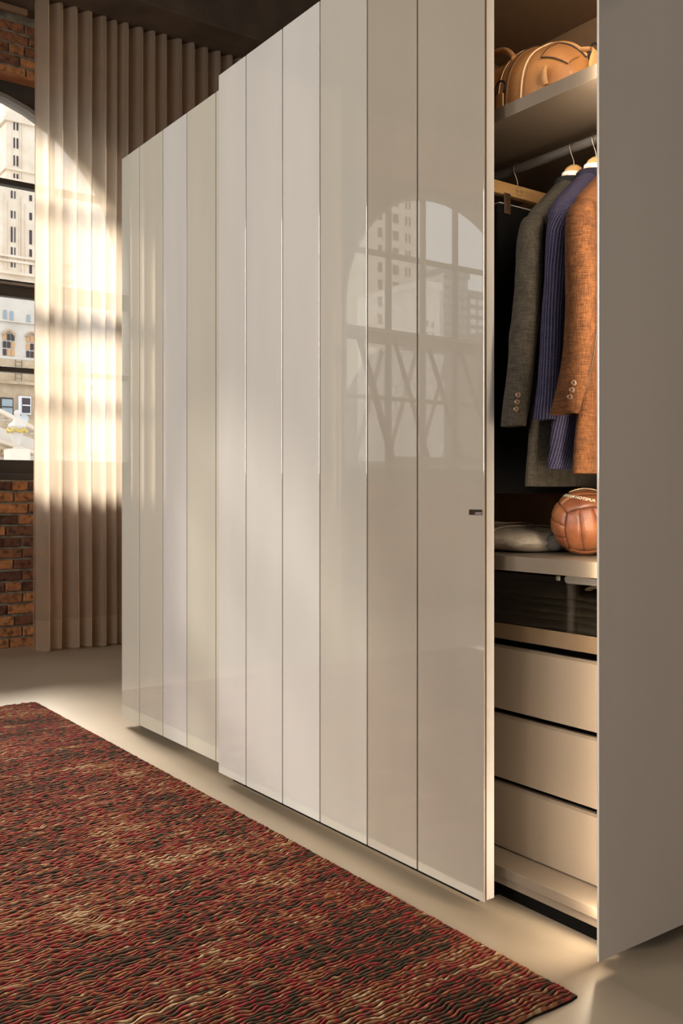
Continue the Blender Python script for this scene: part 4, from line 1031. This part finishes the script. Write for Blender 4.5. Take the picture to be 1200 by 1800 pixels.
ur = empty('stone_urn', (xt(30,Y5-.9), Y5-.9, zt(790,x5,Y5-.9)), label='white stone urn with gilded garland standing before the balustrade', cat='urn')
pf = [(.0,.10),(.03,.10),(.05,.05),(.15,.09),(.30,.13),(.42,.16),(.50,.20),(.56,.16),(.62,.09),(.72,.06),(.80,.07),(.86,.03)]
MB().tube([(0,0,z) for z,_ in pf], [r for _,r in pf], 16).build('vase', M['stone_white'], ur, smooth=True)
MB().box(-.22, .22, -.22, .22, -16-zt(790,x5,Y5-.9), -.001).build('pedestal', M['stone_pale'], ur)
MB().tube([(.19*math.cos(R(a)), .19*math.sin(R(a)), .44-.06*abs(math.sin(R(a)*3))) for a in range(0,361,10)], .035, 8).build('garland', M['gilt'], ur, smooth=True)

# buildings seen mirrored in the glossy door (through the other window)
def xm(u, Y): return 2*1.67 - xt(u, Y)
def zm(vv, u, Y): return 1.05 + (869-vv)/F_PX*(Y*.8094+xt(u,Y)*.5872)
def mirrored(name, label, u0, u1, vtop, Y, m, cols, rows_, v0, v1, wm=None, dep=8):
    x1, x0 = xm(u0,Y), xm(u1,Y); wins = []; um = (u0+u1)/2
    for (ca, cb) in cols:
        for k in range(rows_):
            va = v0+(v1-v0)*(k+.2)/rows_; vb = v0+(v1-v0)*(k+.75)/rows_
            wins.append((xm(cb,Y), xm(ca,Y), zm(vb,um,Y), zm(va,um,Y), 'rect'))
    return block(name, label, x0, x1, Y, Y+dep, -16, zm(vtop,um,Y), m, wins, [(zm(vtop,um,Y)-.5, zm(vtop,um,Y)+.3, .2)], wm=wm)
mirrored('stone_high_rise', 'pale stone high-rise with slit windows mirrored at the left of the door reflection', 655, 733, 300, 85, M['stone_pale'], [(664,671),(690,700),(712,715),(718,721)], 14, 340, 760)
mirrored('white_house_block', 'low white block mirrored beside the high-rise in the door reflection', 734, 772, 500, 74, M['stone_white'], [(738,742),(748,752),(758,762)], 7, 560, 700, dep=5)
mirrored('white_slab_block', 'plain white slab building mirrored behind the low white block', 745, 775, 470, 110, M['stone_white'], [(750,753)], 6, 480, 640)
mirrored('grey_office_tower', 'grey glazed office tower mirrored in the middle of the door reflection', 772, 822, 480, 90, M['facade_grey'], [(780,788),(791,799),(802,810),(813,820)], 14, 490, 720, wm=M['window_blue'])
mirrored('balcony_tower', 'grey tower with white bands mirrored at the right of the door reflection', 824, 870, 518, 95, M['facade_grey'], [(826,836),(840,850)], 10, 525, 700, wm=M['frame_white'])
gh = empty('gabled_house', (xm(835,30), 30, -16), label='dark gabled roof house mirrored low at the right of the door reflection', cat='house'); ox, oy, oz = gh.location
xa, xb = xm(900,30)-ox, xm(798,30)-ox; za = zm(690,835,30)-oz; zr = zm(585,835,30)-oz; xc = (xa+xb)/2
s = MB(); s.v = [(xa,0,0),(xb,0,0),(xb,0,za),(xc,0,zr),(xa,0,za)]; s.v += [(x,8,z) for x,_,z in s.v]; s.f = [[0,1,2,3,4],[9,8,7,6,5],[0,5,6,1],[1,6,7,2],[4,9,5,0]]
s.build('gable_wall', M['slate'], gh)
for a, q in ((xa,xc),(xb,xc)):
    MB().bar((a+(a-q)*.05,4,za-(zr-za)*.05), (q,4,zr+.05), 8.6, .15, (0,0,1)).build('roof_slope', M['slate'], gh)
MB().box(xc-.3, xc+.3, -.05, .05, za-.5, za+1.0).build('window', M['window_dark'], gh)
